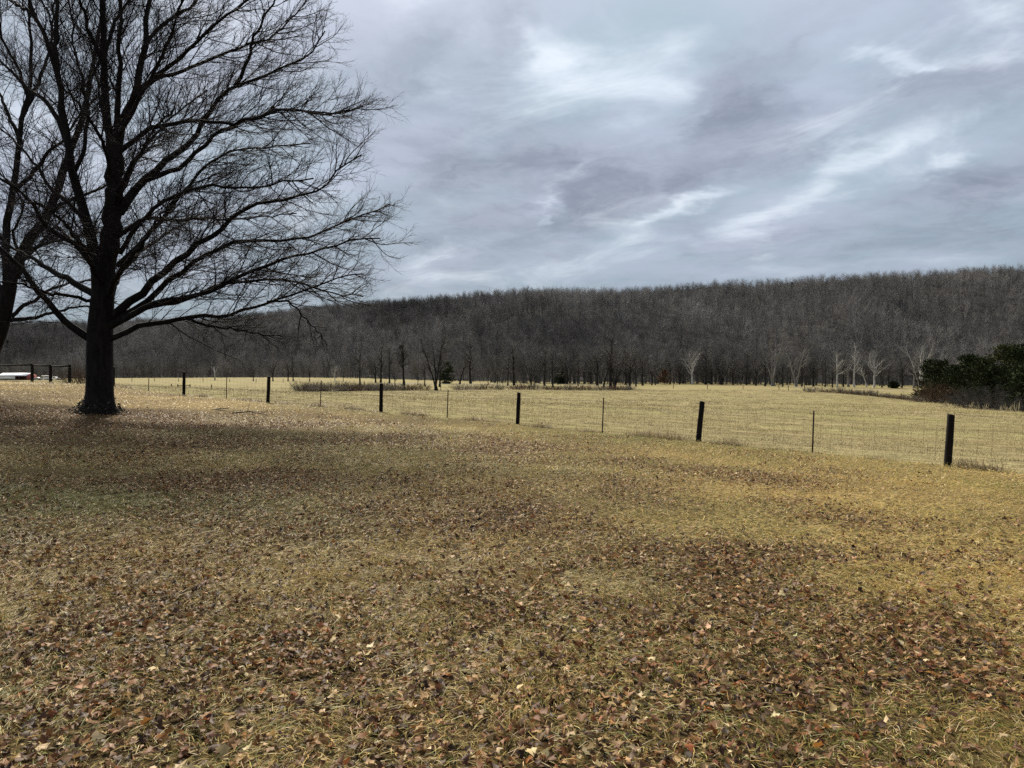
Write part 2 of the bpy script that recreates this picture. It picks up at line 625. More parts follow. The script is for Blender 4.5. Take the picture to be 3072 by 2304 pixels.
def make_ground():
    _, a = spaced(-1, 1, 201, 6.3)
    xs = a * 1800.0
    ys = np.concatenate([-np.geomspace(0.5, 400, 40)[::-1], [0], np.geomspace(0.25, 2600, 220)])
    X, Y = np.meshgrid(xs, ys)
    Z = gz(X, Y)
    V = np.stack([X, Y, Z], -1).reshape(-1, 3)
    ny, nx = X.shape
    i = np.arange(ny - 1)[:, None] * nx + np.arange(nx - 1)[None]
    q = np.stack([i, i + 1, i + nx + 1, i + nx], -1).reshape(-1, 4)
    me = mesh_np('ground', V, q, smooth=True)
    at = me.attributes.new('pasture', 'FLOAT', 'POINT')
    at.data.foreach_set('value', sstep(fence_side(V[:, 0], V[:, 1]), -0.35, 0.25).astype(np.float32))
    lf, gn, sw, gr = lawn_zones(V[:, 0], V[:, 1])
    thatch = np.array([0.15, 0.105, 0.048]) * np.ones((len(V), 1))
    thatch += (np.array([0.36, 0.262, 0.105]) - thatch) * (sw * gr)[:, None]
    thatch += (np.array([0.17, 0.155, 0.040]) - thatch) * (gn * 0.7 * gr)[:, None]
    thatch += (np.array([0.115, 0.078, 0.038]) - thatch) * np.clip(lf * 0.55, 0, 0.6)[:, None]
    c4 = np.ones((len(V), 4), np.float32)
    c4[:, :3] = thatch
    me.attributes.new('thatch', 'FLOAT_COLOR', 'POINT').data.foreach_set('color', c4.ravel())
    m, t, bs = new_mat('ground_cover')
    pos = t.n('ShaderNodeNewGeometry').outputs['Position']
    pas = t.n('ShaderNodeAttribute', attribute_name='pasture').outputs['Fac']
    th = t.n('ShaderNodeAttribute', attribute_name='thatch').outputs['Color']
    # thatch of the lawn: dead leaves and matted grass over dark soil
    f1 = t.noise(pos, 26.0, 6, 0.7)
    f3 = t.noise(pos, 5.5, 5, 0.7)
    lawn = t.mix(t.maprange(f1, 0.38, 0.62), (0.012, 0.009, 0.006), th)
    lawn = t.mix(t.maprange(f3, 0.48, 0.68, 0, 0.7), lawn, (0.045, 0.027, 0.015))
    # pasture: short dead grass, streaked
    pv = t.mapping(pos, scale=(0.35, 1.0, 1.0))
    p1 = t.noise(pv, 1.3, 7, 0.7, 0.2)
    p2 = t.noise(pos, 0.06, 5, 0.6, 0.3)
    p3 = t.noise(pos, 9.0, 4, 0.7)
    past = t.mix(t.maprange(p1, 0.34, 0.68), (0.138, 0.116, 0.058), (0.295, 0.250, 0.130))
    past = t.mix(t.maprange(p2, 0.42, 0.62, 0, 0.75), past, (0.215, 0.200, 0.082))
    past = t.mix(t.maprange(p3, 0.5, 0.70, 0, 0.65), past, (0.10, 0.077, 0.038))
    p4 = t.noise(t.mapping(pos, scale=(0.25, 1.0, 1.0)), 0.35, 5, 0.65, 0.4)
    past = t.mix(t.maprange(p4, 0.47, 0.64, 0, 0.7), past, (0.15, 0.118, 0.058))
    t.link(t.mix(pas, lawn, past), bs.inputs['Base Color'])
    bs.inputs['Roughness'].default_value = 0.95
    bs.inputs['Specular IOR Level'].default_value = 0.05
    bp = t.n('ShaderNodeBump')
    bp.inputs['Strength'].default_value = 0.8
    bp.inputs['Distance'].default_value = 0.04
    t.link(t.math('ADD', f1, t.math('MULTIPLY', p1, 0.8)), bp.inputs['Height'])
    t.link(bp.outputs[0], bs.inputs['Normal'])
    o = obj('ground', me, m)
    tag(o, 'lawn and dead straw pasture running to the foot of the hill', None, None, 'structure')
    return o


make_ground()

# --- wooded hill ---------------------------------------------------------
RIDGE_X = np.array([-900, 0, 150, 300, 430, 490, 560, 650, 790, 900, 1050, 1130, 1250, 1400, 1500, 1600, 1700, 1800, 1900, 2000, 2100, 2212, 3000.])
RIDGE_Y = np.array([705, 696, 694, 690, 692, 686, 678, 667, 655, 644, 632, 628, 630, 627, 617, 610, 606, 600, 595, 590, 583, 575, 545.])
BASE_D = np.interp(RIDGE_X, [-900, 100, 700, 1100, 1500, 2300], [560, 520, 440, 300, 315, 330])
TOP_D = np.interp(RIDGE_X, [-900, 100, 500, 700, 1100, 1500, 2300], [1150, 1050, 1000, 930, 760, 680, 640])


SPURS = [((90, 600), (-50, 400), 22, 42), ((-140, 800), (-190, 560), 20, 50), ((250, 540), (170, 390), 15, 34), ((10, 640), (-10, 520), -12, 30)]


def hz(x, y):
    """height of the wooded hill"""
    x, y = np.asarray(x, float), np.asarray(y, float)
    px = 1106 + 1609 * x / np.maximum(y, 1.0)
    yb = np.interp(px, RIDGE_X, BASE_D)
    yt = np.interp(px, RIDGE_X, TOP_D)
    rt = np.interp(px, RIDGE_X, RIDGE_Y)
    zt = (800 - rt) / 1609 * yt + CAM_H - 11.5
    s = (y - yb) / (yt - yb)
    sc = np.clip(s, 0, 1)
    shape = 0.35 * sc + 0.65 * sc * sc * (3 - 2 * sc)
    z0 = -6.5
    z = z0 + (zt - z0) * shape
    fold = vnoise(x + y * 0.4, y * 0.35, 95.0, 21, 3) - 0.5
    z = z + fold * 75.0 * sc * (1 - sc) * 1.6 + (vnoise(x, y, 40, 5, 2) - 0.5) * 7 * np.minimum(sc * 4, 1)
    for (x0, y0), (x1, y1), hh_, ww in SPURS:
        dx, dy = x1 - x0, y1 - y0
        tt_ = np.clip(((x - x0) * dx + (y - y0) * dy) / (dx * dx + dy * dy), 0, 1)
        dd_ = np.hypot(x - x0 - tt_ * dx, y - y0 - tt_ * dy)
        z = z + hh_ * np.exp(-(dd_ / ww) ** 2) * np.sin(np.pi * np.clip(sc, 0, 1)) ** 0.7
    z = np.where(s > 0.25, np.minimum(z, (800 - rt) / 1609 * y + CAM_H - 13.0), z)     # the ridge stays the skyline
    z = np.where(s > 1, zt - (y - yt) * 0.12 + (vnoise(x, y, 40, 5, 2) - 0.5) * 7, z)
    return np.where(s < 0, z0 + s * 40, z)


def make_hill():
    ang = np.linspace(-1.25, 1.25, 210)
    ys = np.concatenate([np.linspace(270, 1250, 105), [1400, 1700]])
    A, Y = np.meshgrid(ang, ys)
    X = A * Y
    Z = hz(X, Y)
    ny, nx = X.shape
    V = np.stack([X, Y, Z], -1).reshape(-1, 3)
    i = np.arange(ny - 1)[:, None] * nx + np.arange(nx - 1)[None]
    q = np.stack([i, i + 1, i + nx + 1, i + nx], -1).reshape(-1, 4)
    me = mesh_np('hillside', V, q, smooth=True)
    m, t, bs = new_mat('forest_floor')
    pos = t.n('ShaderNodeNewGeometry').outputs['Position']
    a = t.noise(pos, 0.12, 6, 0.65)
    b = t.noise(pos, 0.9, 4, 0.7)
    c = t.mix(t.maprange(a, 0.38, 0.64), (0.040, 0.039, 0.038), (0.060, 0.058, 0.056))
    c = t.mix(t.maprange(b, 0.45, 0.7, 0, 0.6), c, (0.022, 0.021, 0.019))
    t.link(c, bs.inputs['Base Color'])
    bs.inputs['Roughness'].default_value = 1.0
    bs.inputs['Specular IOR Level'].default_value = 0.0
    o = obj('hillside', me, m)
    tag(o, 'long dark wooded hill behind the pasture', None, None, 'structure')


make_hill()


def strip(name, pts, width, mat, label, lift=0.05):
    """a flat band laid on the ground along a line"""
    pts = np.asarray(pts, float)
    seg = np.concatenate([[0], np.cumsum(np.linalg.norm(np.diff(pts, axis=0), axis=1))])
    t = np.linspace(0, seg[-1], 90)
    x, y = np.interp(t, seg, pts[:, 0]), np.interp(t, seg, pts[:, 1])
    d = norm(np.stack([np.gradient(x), np.gradient(y)], 1))
    nrm = np.stack([-d[:, 1], d[:, 0]], 1)
    cols = []
    for k in np.linspace(-0.5, 0.5, 5):
        w = width * (1 + 0.5 * (vnoise(t, t * 0, 9.0, 4) - 0.5))
        xx, yy = x + nrm[:, 0] * k * w, y + nrm[:, 1] * k * w
        cols.append(np.stack([xx, yy, gz(xx, yy) + lift], 1))
    V = np.stack(cols, 1).reshape(-1, 3)
    i = np.arange(89)[:, None] * 5 + np.arange(4)[None]
    q = np.stack([i, i + 1, i + 6, i + 5], -1).reshape(-1, 4)
    o = obj(name, mesh_np(name, V, q, smooth=True), mat)
    tag(o, label, None, None, 'structure')
    return o


def ground_at(px, py, lo=40.0, hi=460.0, default=240.0):
    """where the line of sight through a pixel of the photograph meets the ground"""
    Ys = np.linspace(lo, hi, 700)
    P = np.array([pix(px, py, Y) for Y in Ys])
    d = P[:, 2] - gz(P[:, 0], P[:, 1])
    k = np.where(d <= 0)[0]
    Y = Ys[k[0]] if len(k) else default
    p = pix(px, py, Y)
    return np.array([p[0], Y, float(gz(p[0], Y))])


M_CREEK = m_flat('creek_water', (0.20, 0.23, 0.25), (0.32, 0.35, 0.36), 0.4, 0.25, 0.5)
M_GRAVEL = m_flat('gravel_track', (0.36, 0.33, 0.28), (0.50, 0.46, 0.40), 0.8, 0.95, 0.05)

# =====================================================================
#  branches
# =====================================================================
def kids(P, R, idx, t, ang, length, r0, S, rg, wander=0.1, up=0.0, out=0.0, axis=None, taper=0.3, flat=0.0):
    """grow one child branch per (idx, t) on the parent lines P"""
    N = len(idx)
    Sp = P.shape[1]
    f = np.clip(t, 0, 0.999) * (Sp - 1)
    i0 = f.astype(int)
    fr = (f - i0)[:, None]
    p = P[idx, i0] * (1 - fr) + P[idx, i0 + 1] * fr
    T = norm(P[idx, i0 + 1] - P[idx, i0])
    rp = R[idx, i0] * (1 - fr[:, 0]) + R[idx, np.minimum(i0 + 1, Sp - 1)] * fr[:, 0]
    rnd = norm(rg.normal(size=(N, 3)) * np.array([1, 1, 1 - flat]))
    perp = norm(rnd - (rnd * T).sum(1, keepdims=True) * T)
    d = norm(np.cos(ang)[:, None] * T + np.sin(ang)[:, None] * perp)
    r0 = np.minimum(r0, rp * 0.85)
    out_p = np.empty((N, S, 3))
    out_p[:, 0] = p
    step = (length / (S - 1))[:, None]
    for s in range(1, S):
        b = rg.normal(size=(N, 3)) * wander
        b[:, 2] += up
        if out and axis is not None:
            o = out_p[:, s - 1] - axis
            o[:, 2] *= 0.25
            b += norm(o) * out
        d = norm(d + b)
        out_p[:, s] = out_p[:, s - 1] + d * step
    prof = 1 - (1 - taper) * np.linspace(0, 1, S)
    return out_p, r0[:, None] * prof[None]


def per_parent(P, spacing, t0, rg, t1=0.98):
    """stratified positions along each parent"""
    L = np.linalg.norm(np.diff(P, axis=1), axis=-1).sum(1)
    n = np.maximum(1, np.round(L * (t1 - t0) / spacing).astype(int))
    idx = np.repeat(np.arange(len(P)), n)
    k = np.concatenate([np.arange(m) for m in n])
    t = t0 + (t1 - t0) * (k + rg.random(len(idx))) / n[idx]
    return idx, t, L


def smooth_line(pts, S):
    pts = np.asarray(pts, float)
    q = np.concatenate([[2 * pts[0] - pts[1]], pts, [2 * pts[-1] - pts[-2]]])
    seg = np.concatenate([[0], np.cumsum(np.linalg.norm(np.diff(pts, axis=0), axis=1))])
    out = []
    for s in np.linspace(0, seg[-1], S):
        k = min(max(int(np.searchsorted(seg, s) - 1), 0), len(pts) - 2)
        t = (s - seg[k]) / max(seg[k + 1] - seg[k], 1e-6)
        a, b, c, d = q[k], q[k + 1], q[k + 2], q[k + 3]
        out.append(0.5 * (2 * b + (c - a) * t + (2 * a - 5 * b + 4 * c - d) * t * t + (3 * b - a - 3 * c + d) * t ** 3))
    return np.array(out)


def grow_maple(limbs, axis, rg, l1=0.185, l2=0.130, l3=0.063, reach=1.0):
    """limbs: list of (points (n,3), r0, r1). Returns level arrays"""
    S0 = 22
    P0 = np.stack([smooth_line(p, S0) for p, a, b in limbs])
    R0 = np.stack([b + (a - b) * (1 - np.linspace(0, 1, S0)) ** (0.9 if b > 0.1 else 1.45) for p, a, b in limbs])
    P0[:, 2:-1] += rg.normal(size=(len(limbs), S0 - 3, 3)) * 0.025
    ax = np.asarray(axis)
    idx, t, L = per_parent(P0, l1, 0.16, rg)
    ln = (0.8 + 2.1 * rg.random(len(idx))) * (1.05 - 0.58 * t) * reach * np.clip(L[idx] / 6.0, 0.55, 1.15)
    P1, R1 = kids(P0, R0, idx, t, rg.uniform(0.38, 0.95, len(idx)), ln, rg.uniform(0.010, 0.024, len(idx)), 10, rg,
                  0.10, 0.035, 0.05, ax, 0.28)
    # the end of each limb goes on as a spray
    idx2, t2, L1 = per_parent(P1, l2, 0.14, rg)
    ln2 = (0.35 + 0.75 * rg.random(len(idx2))) * (1.1 - 0.45 * t2) * reach
    P2, R2 = kids(P1, R1, idx2, t2, rg.uniform(0.45, 0.95, len(idx2)), ln2, rg.uniform(0.005, 0.0095, len(idx2)), 5, rg,
                  0.13, 0.04, 0.06, ax, 0.45)
    idx3, t3, L2 = per_parent(P2, l3 * 1.25, 0.2, rg, 1.0)
    ln3 = (0.10 + 0.26 * rg.random(len(idx3))) * (1.1 - 0.4 * t3)
    P3, R3 = kids(P2, R2, idx3, t3, rg.uniform(0.4, 0.85, len(idx3)), ln3, rg.uniform(0.0034, 0.0052, len(idx3)), 2, rg,
                  0.16, 0.12, 0.05, ax, 0.6)
    return (P0, R0), (P1, R1), (P2, R2), (P3, R3)


def lines_px(pts, Y0, dY):
    """pixels of the photograph -> points, the depth drifting from Y0 by dY along the limb"""
    n = len(pts)
    return np.array([pix(x, y, Y0 + dY * (k / (n - 1)) ** 1.2) for k, (x, y) in enumerate(pts)])


# --- the big bare maple --------------------------------------------------
def trunk_mesh(name, line, radii, lobes, seed, k=26, foot=1.0):
    """trunk with a flared, buttressed foot"""
    line = np.asarray(line)
    S = len(line)
    a = np.arange(k) * 2 * np.pi / k
    rg = np.random.default_rng(seed)
    ph = rg.random(4) * 6.28
    V = []
    for s in range(S):
        h = line[s, 2] - line[0, 2]
        fl = math.exp(-h / (0.30 * foot))
        r = radii[s] * (1 + 0.05 * np.sin(3 * a + ph[0] + h * 0.5) + 0.035 * np.sin(7 * a + ph[1]) + 0.02 * np.sin(13 * a + ph[2] + h))
        r = r + fl * radii[s] * (0.72 + 0.48 * np.cos(lobes * a + ph[3]) + 0.18 * np.cos((lobes + 2) * a))
        V.append(np.stack([line[s, 0] + r * np.cos(a), line[s, 1] + r * np.sin(a), np.full(k, line[s, 2])], 1))
    V = np.concatenate(V)
    i = np.arange(S - 1)[:, None] * k
    j = np.arange(k)[None]
    q = np.stack([i + j, i + (j + 1) % k, i + k + (j + 1) % k, i + k + j], -1).reshape(-1, 4)
    return V, q


T_Y = 23.6
foot = pix(298, 1238, T_Y)
foot[2] = float(gz(foot[0], foot[1])) - 0.12
PXM = T_Y / F                                    # metres per photograph pixel at the tree
LIMBS = [  # (pixels along the limb, start radius px, end radius px, drift in depth)
    ([(305, 960), (312, 860), (325, 760), (340, 640), (344, 540), (342, 430)], 32, 22, 0.1),
    ([(298, 930), (288, 800), (268, 690), (228, 550), (203, 420), (182, 295), (165, 180), (105, 42), (60, -80), (20, -250)], 24, 3, -1.5),
    ([(172, 220), (170, 150), (172, 60), (175, -20), (190, -170), (185, -330)], 10, 2, 0.8),
    ([(205, 440), (160, 330), (90, 270), (0, 180), (-110, 80)], 11, 2, 1.8),
    ([(338, 450), (318, 320), (312, 170), (310, 0), (318, -200), (305, -430)], 17, 3, 0.6),
    ([(344, 450), (352, 330), (358, 200), (362, 0), (380, -180), (400, -400)], 12, 2, -1.8),
    ([(346, 460), (378, 345), (405, 270), (430, 150), (447, 0), (485, -200), (540, -380)], 17, 3, 1.0),
    ([(396, 300), (470, 230), (560, 150), (640, 80), (740, 0), (850, -90)], 10, 2, -2.0),
    ([(428, 150), (470, 90), (540, 40), (600, -10), (690, -90), (760, -200)], 8, 2, 2.2),
    ([(312, 200), (296, 150), (270, 100), (253, 40), (236, -10), (200, -170)], 9, 2, -1.4),
    ([(358, 640), (422, 548), (477, 506), (527, 460), (590, 405), (650, 300), (714, 253), (794, 228), (853, 198), (895, 186), (937, 156), (975, 93)], 16, 2, 1.6),
    ([(704, 258), (731, 215), (750, 150), (769, 93), (824, 0), (870, -90)], 8, 2, -1.0),
    ([(322, 960), (422, 880), (506, 800), (600, 730), (663, 690), (700, 651), (760, 612), (830, 603), (890, 595), (967, 565), (1001, 523), (1039, 491), (1085, 464)], 17, 2, -1.2),
    ([(325, 975), (440, 900), (530, 820), (620, 765), (700, 728), (790, 725), (880, 718), (960, 700), (1040, 665), (1110, 640), (1170, 612)], 13, 2, 1.4),
    ([(320, 985), (422, 929), (464, 908), (591, 883), (650, 874), (697, 840), (769, 807), (832, 790), (895, 765), (980, 743), (1060, 720), (1140, 715)], 13, 2, -2.2),
    ([(430, 925), (520, 905), (600, 890), (660, 852), (740, 845), (830, 842), (900, 850), (1000, 880), (1090, 890)], 9, 2, 1.5),
    ([(310, 1025), (352, 1008), (405, 980), (498, 967), (591, 946), (676, 952), (727, 933), (790, 914), (819, 895), (874, 887), (940, 860), (1010, 835), (1090, 822)], 12, 2, 0.8),
    ([(800, 906), (850, 902), (890, 925), (925, 965), (965, 1010), (980, 1035)], 5, 1.5, 0.8),
    ([(560, 955), (620, 975), (690, 985), (770, 1000), (850, 1010)], 6, 1.5, -1.2),
    ([(290, 1025), (255, 1008), (210, 970), (169, 938), (150, 905), (114, 878), (60, 800), (0, 748), (-100, 690), (-200, 640)], 15, 3, -1.6),
    ([(295, 890), (211, 840), (160, 815), (105, 781), (63, 756), (0, 731), (-120, 700)], 14, 2, 2.4),
    ([(295, 820), (236, 739), (207, 722), (143, 680), (118, 638), (84, 600), (40, 560), (-20, 520), (-120, 430)], 12, 2, -2.6),
    ([(290, 905), (211, 890), (150, 880), (60, 850), (-60, 840)], 7, 2, -3.0),
    ([(345, 715), (443, 655), (527, 663), (612, 655), (700, 660), (800, 650), (890, 640)], 9, 2, 2.6),
    ([(345, 470), (422, 400), (485, 380), (590, 363), (700, 371), (790, 345), (870, 330), (960, 345), (1050, 330)], 10, 2, -2.8),
    ([(392, 305), (456, 240), (506, 228), (590, 194), (700, 148), (790, 120), (860, 70), (920, 0)], 9, 2, 1.5),
    ([(440, 540), (540, 500), (600, 443), (642, 409), (726, 367), (781, 350), (853, 329), (980, 338), (1043, 338), (1090, 318)], 10, 2, 0.5),
    ([(360, 760), (420, 670), (500, 600), (600, 561), (700, 563), (785, 561), (850, 545), (940, 535)], 9, 2, -3.2),
    ([(350, 800), (430, 720), (500, 640), (580, 540), (640, 480), (720, 450), (820, 440), (930, 430)], 9, 2, 3.2),
    ([(222, 520), (250, 450), (262, 350), (250, 250), (225, 150), (215, 40), (190, -90)], 8, 2, 2.0),
    ([(270, 700), (210, 610), (150, 560), (90, 470), (20, 400), (-60, 330)], 9, 2, 3.0),
    # limbs that come towards the camera or run away from it
    ([(318, 900), (360, 820), (420, 740), (470, 660), (520, 600)], 12, 2, -5.0),
    ([(312, 880), (270, 780), (220, 700), (160, 640), (100, 600)], 12, 2, -5.0),
    ([(335, 640), (370, 540), (420, 460), (470, 380), (520, 330)], 10, 2, -4.5),
    ([(342, 560), (320, 460), (280, 380), (240, 320), (190, 260)], 9, 2, -4.5),
    ([(320, 880), (380, 800), (440, 740), (520, 690), (600, 640)], 12, 2, 5.0),
    ([(310, 860), (250, 760), (180, 690), (110, 650)], 11, 2, 5.0),
    ([(338, 620), (390, 520), (450, 420), (540, 330), (620, 270)], 10, 2, 4.5),
    ([(340, 560), (330, 430), (300, 300), (280, 180), (260, 60)], 9, 2, 4.5),
    ([(345, 430), (400, 330), (470, 200), (520, 90), (560, -40), (600, -160)], 9, 2, -4.0),
    ([(312, 170), (350, 60), (420, -40), (520, -140)], 8, 2, 3.0),
    ([(105, 42), (60, 20), (0, -30), (-80, -90)], 6, 2, 1.5),
]
maple = thing('maple_tree', 'big spreading bare maple with a thick black trunk standing on the lawn', 'tree', tuple(foot + np.array([0, 0, 0.12])))
off = np.array(maple.location)
def limb_set(L, Y0, pxm):
    """limbs in space: each starts at the depth of the limb it springs from and drifts on from there"""
    px = [smooth_line(np.array([(x, y, 0.0) for x, y in p]), 60)[:, :2] for p, a, b, dY in L]
    dep = {}

    def depth(k, guard=0):
        if k in dep:
            return dep[k]
        p, a, b, dY = L[k]
        best, bd = None, 45.0
        for j in range(len(L)):
            if j == k or L[j][1] <= a:
                continue
            d = np.hypot(px[j][:, 0] - p[0][0], px[j][:, 1] - p[0][1])
            if d.min() < bd:
                bd, best = d.min(), (j, d.argmin() / 59.0)
        y0 = Y0
        if best is not None:
            ya, yb_ = depth(best[0])
            y0 = ya + (yb_ - ya) * best[1] ** 1.2
        dep[k] = (y0, y0 + dY)
        return dep[k]
    out = []
    for k, (p, a, b, dY) in enumerate(L):
        ya, yb_ = depth(k)
        n = len(p)
        out.append((np.array([pix(x, y, ya + (yb_ - ya) * (i / (n - 1)) ** 1.2) for i, (x, y) in enumerate(p)]), a * pxm * (0.82 if k else 1.0), b * pxm))
    return out


limb_in = limb_set(LIMBS, T_Y, PXM)
rgm = np.random.default_rng(101)
lv = grow_maple(limb_in, (foot[0], foot[1], foot[2] + 6), rgm)
tl = smooth_line([foot, pix(298, 1190, T_Y), pix(297, 1100, T_Y), pix(298, 1010, T_Y), pix(303, 940, T_Y), pix(312, 860, T_Y)], 26)
tr = np.interp(np.linspace(0, 1, 26), [0, 0.15, 0.5, 0.75, 1], np.array([37, 36.5, 35.5, 34.5, 30]) * PXM)
V, q = trunk_mesh('trunk', tl, tr, 5, 4)
obj('trunk', mesh_np('trunk', V - off, q, smooth=True), M_BARK, maple)
V, q = tubes(*lv[0], k=9)
obj('limbs', mesh_np('limbs', V - off, q, smooth=True), M_BARK, maple)
V, q = join([tubes(*lv[1], k=5), tubes(*lv[2], k=3), tubes(*lv[3], k=3)])
obj('crown', mesh_np('crown', V - off, q), M_TWIG, maple)
print('maple twigs', len(lv[1][0]), len(lv[2][0]), len(lv[3][0]))

# --- second maple, leaning in from the edge of the picture -----------------
S_Y = 31.0
PXS = S_Y / F
foot2 = pix(-78, 1190, S_Y)
foot2[2] = float(gz(foot2[0], foot2[1])) - 0.12
LIMBS2 = [
    ([(2, 985), (22, 895), (32, 850), (55, 780), (84, 727), (139, 650), (175, 560), (205, 470), (240, 380), (262, 280), (290, 150), (310, 0), (330, -160)], 20, 3, 1.0),
    ([(22, 900), (22, 800), (14, 700), (38, 582), (59, 422), (63, 359), (84, 295), (95, 180), (90, 50), (100, -120)], 17, 3, -0.6),
    ([(20, 930), (-20, 830), (-60, 720), (-90, 600), (-110, 450), (-100, 280), (-80, 100)], 15, 3, 0.5),
    ([(34, 950), (80, 915), (105, 900), (150, 870), (210, 850), (280, 840), (360, 835)], 8, 2, 1.5),
    ([(30, 960), (90, 955), (150, 940), (200, 928), (270, 915), (350, 905)], 8, 2, -1.5),
    ([(60, 770), (110, 740), (180, 720), (260, 700), (350, 690), (430, 660)], 8, 2, 2.5),
    ([(40, 575), (100, 520), (150, 450), (190, 420), (250, 330), (330, 260)], 8, 2, -2.0),
    ([(140, 648), (210, 600), (290, 570), (370, 520), (440, 450)], 8, 2, 3.0),
    ([(60, 420), (20, 330), (-20, 240), (-60, 120)], 8, 2, 1.0),
    ([(62, 360), (110, 260), (150, 140), (160, 20), (170, -100)], 8, 2, 2.0),
    ([(205, 470), (200, 380), (180, 270), (170, 150), (140, 20)], 8, 2, -2.0),
    ([(10, 720), (-50, 650), (-120, 600), (-220, 560)], 8, 2, -2.0),
    ([(84, 290), (50, 200), (10, 120), (-10, 20), (-30, -100)], 7, 2, -2.0),
    ([(20, 860), (70, 800), (40, 700), (70, 620), (20, 540)], 8, 2, -4.0),
    ([(25, 870), (60, 790), (130, 720), (190, 650), (240, 590)], 8, 2, 4.0),
]
maple2 = thing('maple_tree', 'leaning bare maple cut off by the edge of the picture beside the big maple', 'tree', tuple(foot2 + np.array([0, 0, 0.12])))
off2 = np.array(maple2.location)
limb2 = limb_set(LIMBS2, S_Y, PXS)
lv2 = grow_maple(limb2, (foot2[0], foot2[1], foot2[2] + 6), np.random.default_rng(77), 0.26, 0.17, 0.10, 1.15)
tl2 = smooth_line([foot2, pix(-62, 1140, S_Y), pix(-22, 1045, S_Y), pix(0, 990, S_Y), pix(22, 895, S_Y), pix(30, 855, S_Y)], 22)
tr2 = np.interp(np.linspace(0, 1, 22), [0, 0.2, 0.6, 1], np.array([25, 23, 21, 19]) * PXS)
V, q = trunk_mesh('trunk', tl2, tr2, 5, 9)
obj('trunk', mesh_np('trunk', V - off2, q, smooth=True), M_BARK, maple2)
V, q = tubes(*lv2[0], k=8)
obj('limbs', mesh_np('limbs', V - off2, q, smooth=True), M_BARK, maple2)
V, q = join([tubes(*lv2[1], k=4), tubes(*lv2[2], k=3), tubes(*lv2[3], k=3)])
obj('crown', mesh_np('crown', V - off2, q), M_TWIG, maple2)
print('maple2 twigs', len(lv2[1][0]), len(lv2[2][0]), len(lv2[3][0]))


# =====================================================================
#  smaller bare trees (creek line and hill)
# =====================================================================
def bare_tree(seed, form='straight', H=15.0, fine=1.0, thick=1.0):
    """returns (trunk verts, quads), (crown verts, quads); foot at the origin"""
    rg = np.random.default_rng(seed)
    S = 9
    n_st = {'straight': 1, 'spread': 1, 'vase': 4, 'lean': 1}[form]
    top = {'straight': 0.92, 'spread': 0.6, 'vase': 0.85, 'lean': 0.8}[form]
    P, R = [], []
    for k in range(n_st):
        a = rg.random() * 6.28 if n_st == 1 else k * 6.28 / n_st + rg.random()
        lean = {'straight': 0.03, 'spread': 0.06, 'vase': 0.28, 'lean': 0.30}[form] * (0.7 + 0.6 * rg.random())
        if form == 'lean':
            a = 0.0
        z = np.linspace(0, top, S)
        xx = np.cos(a) * lean * z ** 1.25 + np.cumsum(rg.normal(size=S)) * 0.006
        yy = np.sin(a) * lean * z ** 1.25 + np.cumsum(rg.normal(size=S)) * 0.006
        line = np.stack([xx, yy, z - 0.01], 1) * H
        line[0, :2] = rg.normal(size=2) * 0.02 * H * (n_st > 1)
        r0 = 0.0165 * H * thick * (0.62 if n_st > 1 else 1)
        P.append(line)
        R.append(r0 * (1 - 0.86 * z / top))
    P, R = np.stack(P), np.stack(R)
    R[:, 0] *= 1.35
    ax = np.array([0, 0, 0.3 * H])
    t0 = {'straight': 0.32, 'spread': 0.28, 'vase': 0.3, 'lean': 0.4}[form]
    n = int({'straight': 17, 'spread': 12, 'vase': 6, 'lean': 13}[form])
    idx = np.repeat(np.arange(n_st), n)
    t = np.tile(t0 + (1 - t0) * (np.arange(n) + 0.5) / n, n_st) + rg.normal(size=n * n_st) * 0.02
    t = np.clip(t, t0, 0.99)
    ang = {'straight': (0.6, 1.1), 'spread': (0.5, 1.05), 'vase': (0.35, 0.8), 'lean': (0.5, 1.0)}[form]
    ln = H * {'straight': 0.26, 'spread': 0.42, 'vase': 0.28, 'lean': 0.28}[form] * rg.uniform(0.7, 1.25, len(idx)) * (1.12 - 0.55 * t)
    L1, R1 = kids(P, R, idx, t, rg.uniform(*ang, len(idx)), ln, np.full(len(idx), 0.0062 * H * thick), 7, rg, 0.10, 0.085, 0.02, ax, 0.25)
    i2, t2, _ = per_parent(L1, 0.042 * H / fine, 0.2, rg)
    L2, R2 = kids(L1, R1, i2, t2, rg.uniform(0.45, 0.9, len(i2)), H * rg.uniform(0.06, 0.15, len(i2)), np.full(len(i2), 0.0021 * H * thick), 4, rg, 0.14, 0.07, 0.03, ax, 0.4)
    i3, t3, _ = per_parent(L2, 0.030 * H / fine, 0.15, rg, 1.0)
    L3, R3 = kids(L2, R2, i3, t3, rg.uniform(0.4, 0.9, len(i3)), H * rg.uniform(0.03, 0.085, len(i3)), np.full(len(i3), 0.00105 * H * thick), 3, rg, 0.16, 0.07, 0.03, ax, 0.5)
    tk = join([tubes(P, R, 7), tubes(L1, R1, 4)])
    tk = (tk[0], tk[1][0])
    cr = join([tubes(L2, R2, 3), tubes(L3, R3, 3)])
    return tk, (cr[0], cr[1][0] if len(cr[1]) == 1 else cr[1])


FORMS = [('straight', 1, 1.0), ('straight', 2, 1.0), ('spread', 3, 1.15), ('spread', 4, 1.0), ('vase', 5, 1.0), ('vase', 6, 1.0), ('lean', 7, 1.0), ('straight', 8, 1.2)]
TREE_ME = {}
for k, (form, sd, th) in enumerate(FORMS):
    tk, cr = bare_tree(sd, form, 15.0, 1.2, th * 1.4)
    TREE_ME[k] = (tk, cr)


